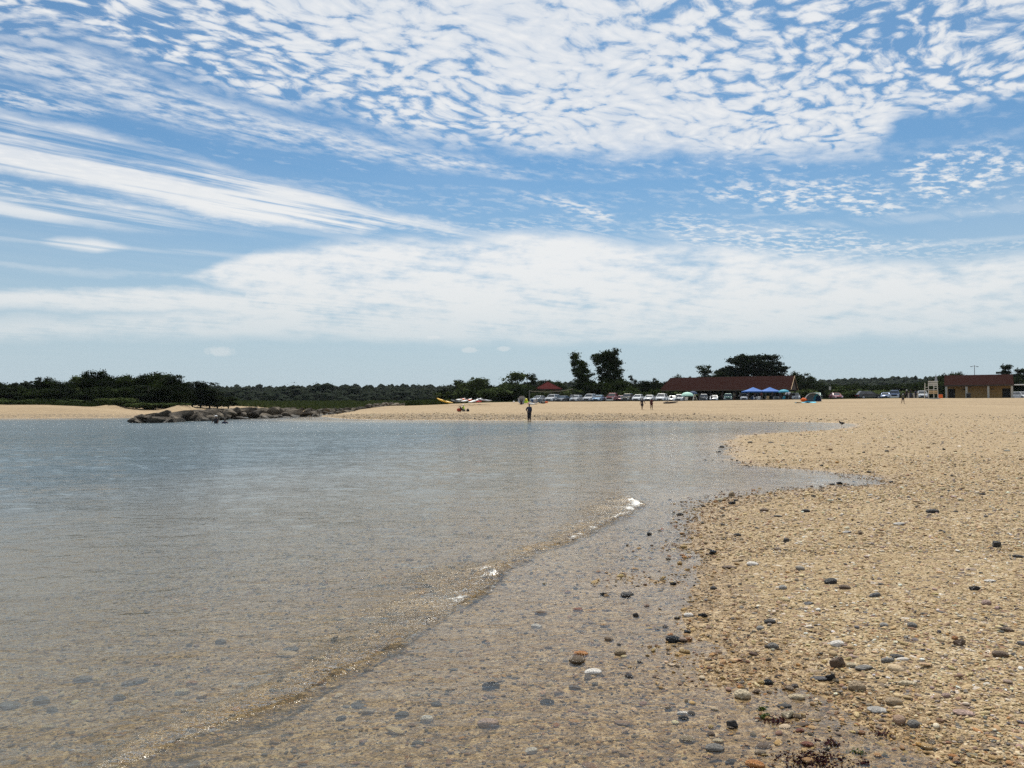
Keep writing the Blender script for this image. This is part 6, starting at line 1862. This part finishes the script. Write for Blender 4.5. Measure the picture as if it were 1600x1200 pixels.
STONES = [
    (1557, 853, 22, 'black', 'blocky', 'black blocky stone on dry shingle near the right edge'), (1457, 799, 18, 'black', 'oval', 'black stone out on dry shingle, farthest of the big dark ones'), (1523, 920, 18, 'black', 'angular', 'black angular stone below the blocky one on the dry shingle'),
    (1592, 868, 18, 'dark grey', 'long', 'dark long stone at the right edge of the view'), (1298, 909, 22, 'black', 'oval', 'black smooth oval stone in the middle of the dry shingle'), (1320, 919, 17, 'brown', 'oval', 'brown oval stone touching the right of the smooth black oval one'),
    (1228, 845, 14, 'dark grey', 'blocky', 'dark chunky stone on dry shingle near the top of the near beach'), (1215, 857, 14, 'brown', 'flat', 'flat brown stone just below the dark chunky one'), (1223, 918, 12, 'pale grey', 'round', 'rounded pale grey pebble left of the smooth black oval'),
    (1263, 941, 26, 'slate', 'shard', 'long flat slate coloured stone lying aslant on dry shingle'), (1203, 971, 17, 'dark grey', 'oval', 'dark grey rounded stone below the slanting slate'), (1188, 981, 11, 'pale grey', 'round', 'small pale pebble touching the dark grey rounded one'),
    (1367, 929, 22, 'slate', 'long', 'slender grey stone right of the brown oval one'), (1425, 975, 14, 'grey', 'round', 'banded grey pebble right in the middle of the dry shingle'), (1381, 975, 12, 'pale grey', 'round', 'pale grey round pebble left of the banded grey one'),
    (1443, 957, 12, 'dark grey', 'flat', 'small dark flat stone above the banded grey pebble'), (1308, 1006, 22, 'white', 'oval', 'white smooth stone, brightest on the near beach'), (1310, 1039, 32, 'brown', 'wedge', 'big brown wedge stone below the white one'),
    (1330, 1038, 16, 'cream', 'oval', 'cream oval pebble leaning on the brown wedge'), (1350, 1041, 28, 'grey', 'flat', 'flat grey stone right of the cream oval pebble'), (1299, 1060, 20, 'black', 'wedge', 'dark sharp edged stone standing upright by the wet line'),
    (1280, 1059, 24, 'slate', 'flat', 'flat slate leaning left of the upright sharp stone'), (1339, 1074, 24, 'tan', 'round', 'tan lumpy stone right of the upright sharp stone'), (1402, 1023, 20, 'dark grey', 'flat', 'dark flat stone lying right of the big wedge'),
    (1387, 1030, 24, 'grey', 'long', 'long grey stone beside the dark flat one'), (1500, 1004, 26, 'brown', 'angular', 'dark brown angular stone amid the dry shingle on the right'), (1492, 995, 10, 'orange', 'round', 'little yellow orange pebble on top of the dark brown angular stone'),
    (1563, 1022, 24, 'brown', 'oval', 'dark brown oval stone near the right edge'), (1571, 981, 22, 'brown', 'long', 'long brown stone near the right edge, above the dark oval'), (1541, 942, 14, 'pink', 'round', 'pinkish pebble below the black angular stone'),
    (1547, 907, 16, 'white', 'flat', 'white flat stone up right of the black angular one'), (1507, 1112, 30, 'pink', 'flat', 'flat pinkish grey stone low on the right'), (1427, 1131, 18, 'grey', 'round', 'grey round stone at the lower right by the wet line'),
    (1397, 1096, 26, 'tan', 'oval', 'smooth tan oval stone in the pebble drift'), (1372, 1108, 30, 'pale grey', 'flat', 'flat pale stone below the tan oval one'), (1418, 1066, 26, 'cream', 'long', 'long cream stone right of the tan lumpy one'),
    (1479, 1085, 16, 'pink', 'oval', 'small mauve pebble above the flat pinkish grey stone'), (1113, 865, 18, 'wet black', 'blocky', 'black wet stone on the shingle point, right above the waterline'), (1152, 836, 12, 'black', 'oval', 'small black stone upslope of the shingle point'),
    (1176, 882, 17, 'white', 'oval', 'pale oval stone right of the black wet one on the point'), (1153, 875, 18, 'tan', 'flat', 'flat tan stone beside the pale oval one'), (1140, 886, 22, 'brown', 'flat', 'flat brown stone below the flat tan one'),
    (1098, 962, 17, 'wet black', 'angular', 'black wet stone at the corner where shingle meets shallows'), (1076, 961, 15, 'white', 'oval', 'whitish pebble left of the black corner stone'), (1072, 988, 13, 'wet black', 'blocky', 'small black stone below the whitish pebble'),
    (1053, 1000, 25, 'wet black', 'oval', 'long black wet stone standing in the shallows'), (1052, 912, 12, 'wet black', 'angular', 'small dark stone by the shore above the corner'), (1115, 919, 10, 'dark grey', 'round', 'small dark pebble upslope of the corner'),
    (1208, 1010, 16, 'grey', 'round', 'upright greenish grey round stone by the wet tongue'), (1200, 1066, 14, 'wet black', 'round', 'shiny dark round stone at the wet tongue'), (1160, 1087, 24, 'cream', 'round', 'large round cream stone in the wet, lower centre right'),
    (1247, 1089, 20, 'cream', 'oval', 'glossy cream oval stone right of the large round one'), (1145, 1133, 22, 'dark grey', 'wedge', 'dark glinting wedge stone under thin water'), (1067, 1113, 18, 'white', 'long', 'white chalky pebble above a dark one'),
    (1068, 1122, 16, 'wet black', 'oval', 'dark pebble under the white chalky one'), (1117, 1170, 28, 'grey', 'oval', 'large grey oval stone near the bottom edge'), (1122, 1157, 16, 'cream', 'oval', 'yellowish cream pebble above the large grey oval'),
    (1180, 1195, 28, 'orange', 'oval', 'orange brown oval stone at the bottom edge'), (1140, 1190, 14, 'dark grey', 'oval', 'dark little stone left of the orange brown one'), (1111, 1147, 12, 'brown', 'round', 'brown nubbly pebble above the yellowish cream one'),
    (1262, 1162, 18, 'red', 'oval', 'reddish oval pebble in the wet purple patch'), (1250, 1140, 14, 'red', 'oval', 'glossy red pebble up left of the reddish oval'), (1232, 1117, 28, 'cream', 'angular', 'knobbly cream stone crusted with shell'),
    (1226, 1101, 22, 'dark grey', 'flat', 'flat dark stone above the knobbly cream one'), (1255, 1130, 20, 'brown', 'flat', 'brown flat stone right of the knobbly cream one'), (927, 1052, 26, 'white', 'oval', 'white and rust stone shining in the shallows'),
    (908, 1022, 22, 'orange', 'oval', 'orange stone breaking the water at centre'), (900, 1027, 12, 'brown', 'round', 'dark brown stone against the left of the orange one'), (969, 1020, 17, 'tan', 'round', 'tan and dark rounded stone in the shallows'),
    (898, 1074, 18, 'brown', 'oval', 'glossy brown stone below the white and rust one'), (767, 1073, 27, 'wet black', 'oval', 'largest black stone standing in the shallows, bottom centre'), (855, 1097, 21, 'wet black', 'oval', 'black and tan stone right of the largest black one'),
    (758, 1002, 12, 'wet black', 'angular', 'small black stone poking out above the largest one'), (903, 953, 15, 'red', 'oval', 'reddish stone glinting in the shallows'), (845, 959, 18, 'brown', 'oval', 'brown flat stone left of the reddish one'),
    (900, 920, 9, 'wet black', 'angular', 'tiny black stone in the middle shallows'), (887, 925, 10, 'red', 'oval', 'tiny reddish stone beside the tiny black one'), (943, 930, 14, 'wet black', 'angular', 'black jagged stone right of the tiny pair'),
    (994, 963, 14, 'dark grey', 'wedge', 'dark grey wedge stone in the shallows left of the long black one'), (980, 929, 20, 'dark grey', 'long', 'long low dark stone awash by the jagged one'), (838, 979, 16, 'white', 'oval', 'white pebble beneath thin water'),
    (667, 1125, 19, 'white', 'round', 'whitish round stone low on the left of centre'), (763, 1132, 32, 'pink', 'oval', 'pinkish beige oval stone bottom centre'), (830, 1173, 20, 'white', 'oval', 'ivory oval pebble near the bottom edge'),
    (628, 1117, 21, 'dark grey', 'oval', 'dark grey oval stone left of the whitish round one'), (533, 1122, 16, 'wet black', 'oval', 'blackish pebble at the lower left'), (682, 1100, 16, 'slate', 'oval', 'bluish grey pebble above the whitish round one'),
    (560, 1102, 24, 'slate', 'flat', 'flat slate blue stone above the blackish pebble'), (653, 1162, 18, 'dark grey', 'oval', 'dark oval pebble near the bottom, left of centre'), (575, 1112, 20, 'tan', 'oval', 'pale tan pebble between the slate and dark ones'),
    (75, 1133, 18, 'cream', 'oval', 'cream stone on sand under water at far left'), (65, 1095, 28, 'dark grey', 'oval', 'dark oval stone under water at far left'), (15, 1100, 36, 'slate', 'flat', 'long dark stone under water at the left edge'),
    (82, 1107, 18, 'dark grey', 'oval', 'smaller dark stone right below the dark oval at far left'), (300, 1065, 16, 'orange', 'oval', 'orange pebble under water left of the wavelet'), (212, 1063, 36, 'brown', 'flat', 'broad reddish brown stone under water on the left'),
    (285, 1080, 22, 'cream', 'oval', 'cream pebble below the orange one under water'), (450, 1022, 34, 'tan', 'flat', 'broad tan stone near the wavelet at left'), (455, 1012, 26, 'dark grey', 'flat', 'dark flat stone behind the broad tan one'), (345, 1003, 18, 'dark grey', 'oval', 'dark stone under water above the wavelet'),
    (187, 1089, 20, 'dark grey', 'oval', 'dark round stone below the broad reddish brown one'), (130, 1058, 32, 'dark grey', 'flat', 'wide dark stone left of the broad reddish brown one'),
    (1144, 774, 12, 'tan', 'wedge', 'pale wedge stone upright at the mouth of the near inlet'), (1144, 787, 13, 'wet black', 'angular', 'black stone below the pale wedge by the inlet'), (1129, 794, 9, 'wet black', 'angular', 'smaller black stone left of the one by the inlet'), (1119, 810, 10, 'brown', 'flat', 'brown stone at the water below the inlet'),
    (1062, 804, 10, 'wet black', 'oval', 'lone dark stone in the water left of the shingle point'), (1014, 835, 13, 'wet black', 'blocky', 'dark chunky stone awash in the middle'), (987, 831, 9, 'wet black', 'flat', 'small dark stone left of the chunky awash one'), (1003, 833, 10, 'brown', 'flat', 'brown stone touching the chunky awash one'),
    (1312, 756, 11, 'wet black', 'angular', 'black stone at the tip of the near inlet'), (1300, 757, 8, 'wet black', 'oval', 'small dark stone beside the one at the inlet tip'), (1259, 799, 13, 'black', 'oval', 'dark stone on shingle below the inlet'), (1194, 798, 13, 'brown', 'oval', 'brown oval stone on shingle below the inlet'),
    (1271, 776, 8, 'black', 'angular', 'small black stone just below the inlet edge'), (1216, 806, 13, 'dark grey', 'flat', 'dark flat stone between the brown oval and the dark one'), (1350, 706, 7, 'black', 'angular', 'black stone high on the shingle spit'), (1386, 705, 7, 'black', 'oval', 'black stone right of its twin on the shingle spit'),
    (1284, 726, 7, 'black', 'angular', 'black stone on the spit above the inlet'), (1128, 699, 8, 'wet black', 'oval', 'dark stone in the shallows left of the spit'), (1123, 706, 8, 'wet black', 'flat', 'lower dark stone in the shallows left of the spit'), (1102, 719, 5, 'wet black', 'angular', 'small dark stone farthest left off the spit'),
    (1172, 691, 7, 'black', 'oval', 'dark stone at the left tip of the spit'), (1205, 691, 9, 'dark grey', 'flat', 'flat dark stone near the left tip of the spit'), (1344, 834, 12, 'brown', 'blocky', 'squared brown stone on the dry shingle'), (1385, 853, 8, 'slate', 'flat', 'flat slate chip right below the squared brown stone'),
    (1405, 817, 20, 'pale grey', 'flat', 'flat pale grey stone on the dry shingle up right'), (1323, 831, 16, 'pale grey', 'flat', 'pale grey slab left of the squared brown stone')]
for (px, py, w, col, shp, lab) in STONES:
    x, y = gp(px, py, .02); z = gz(x, y); x, y = gp(px, py, max(z, -.25) + .01); z = gz(x, y)
    s = w * y / F / 2; kx = SHP[shp]
    o = bpy.data.objects.new('stone', kx); COL.objects.link(o)
    zz_ = max(v.co.z for v in kx.vertices)
    o.location = (x, y, z + s * zz_ * .45); o.scale = (s * 1.08, s * 1.0, s * 1.12); o.rotation_euler = (random.uniform(-.1, .1), random.uniform(-.12, .12), random.uniform(-.5, .5))
    o.material_slots[0].link = 'OBJECT'; o.material_slots[0].material = SM[col]
    if shp == 'wedge': o.rotation_euler[1] += .25
    tag(o, lab, 'stone', 'single stones lying on the near shore')

# ---------------------------------------------------------------- seaweed
M_WEED = mat_leaf('purple_seaweed', (.016, .005, .007), (.032, .010, .013), (.055, .020, .020)); M_ALGA = mat_leaf('green_algae', (.02, .035, .008), (.045, .07, .015), (.10, .13, .03))
for px, py, n, rad, mt, lab in ((1275, 1190, 500, .085, M_WEED, 'dark purple seaweed clump at the bottom edge'), (1190, 1108, 60, .014, M_ALGA, 'green algae tuft right of the large round cream stone'), (1195, 1121, 90, .018, M_ALGA, 'darker green algae tuft below the other one'),
                                (1340, 1175, 50, .02, M_ALGA, 'green algae smear at the lower right shallows'), (1300, 1162, 90, .025, M_WEED, 'small red seaweed scrap in the purple patch'), (1350, 1192, 60, .014, M_WEED, 'rust coloured seaweed scrap at the bottom edge'), (1215, 1128, 120, .035, M_WEED, 'purple seaweed shred by the knobbly cream stone'), (1380, 1150, 100, .03, M_WEED, 'thin purple seaweed line under the shingle')):
    x, y = gp(px, py, 0); z = max(gz(x, y), -.03); r = np.random.default_rng(px)
    c = r.normal(size=(n, 3)) * np.array([rad, rad * .55, .008]); c[:, 2] = np.abs(c[:, 2]) + .004
    co, f = leaf_quads(c, .013, r, .6)
    o = mesh_np('seaweed', co, f, [mt], smooth=False); o.location = (x, y, z); tag(o, lab, 'seaweed')

# ---------------------------------------------------------------- air between here and the far hills
def haze_box():
    m = bpy.data.materials.new('sea_air'); m.use_nodes = True; nt = m.node_tree; nt.nodes.clear()
    out = nt.nodes.new('ShaderNodeOutputMaterial'); v = nt.nodes.new('ShaderNodeVolumePrincipled')
    v.inputs['Color'].default_value = (.82, .90, 1.0, 1); v.inputs['Density'].default_value = HAZE; v.inputs['Anisotropy'].default_value = .1
    nt.links.new(v.outputs[0], out.inputs['Volume'])
    B = []; bx(B, -1600, 1600, -90, 1560, -3.2, 52); o = build(B, 'haze', m)
    tag(o, 'thin pale sea air veiling the far woods', 'haze', kind='stuff')


HAZE = 0.00004
haze_box()
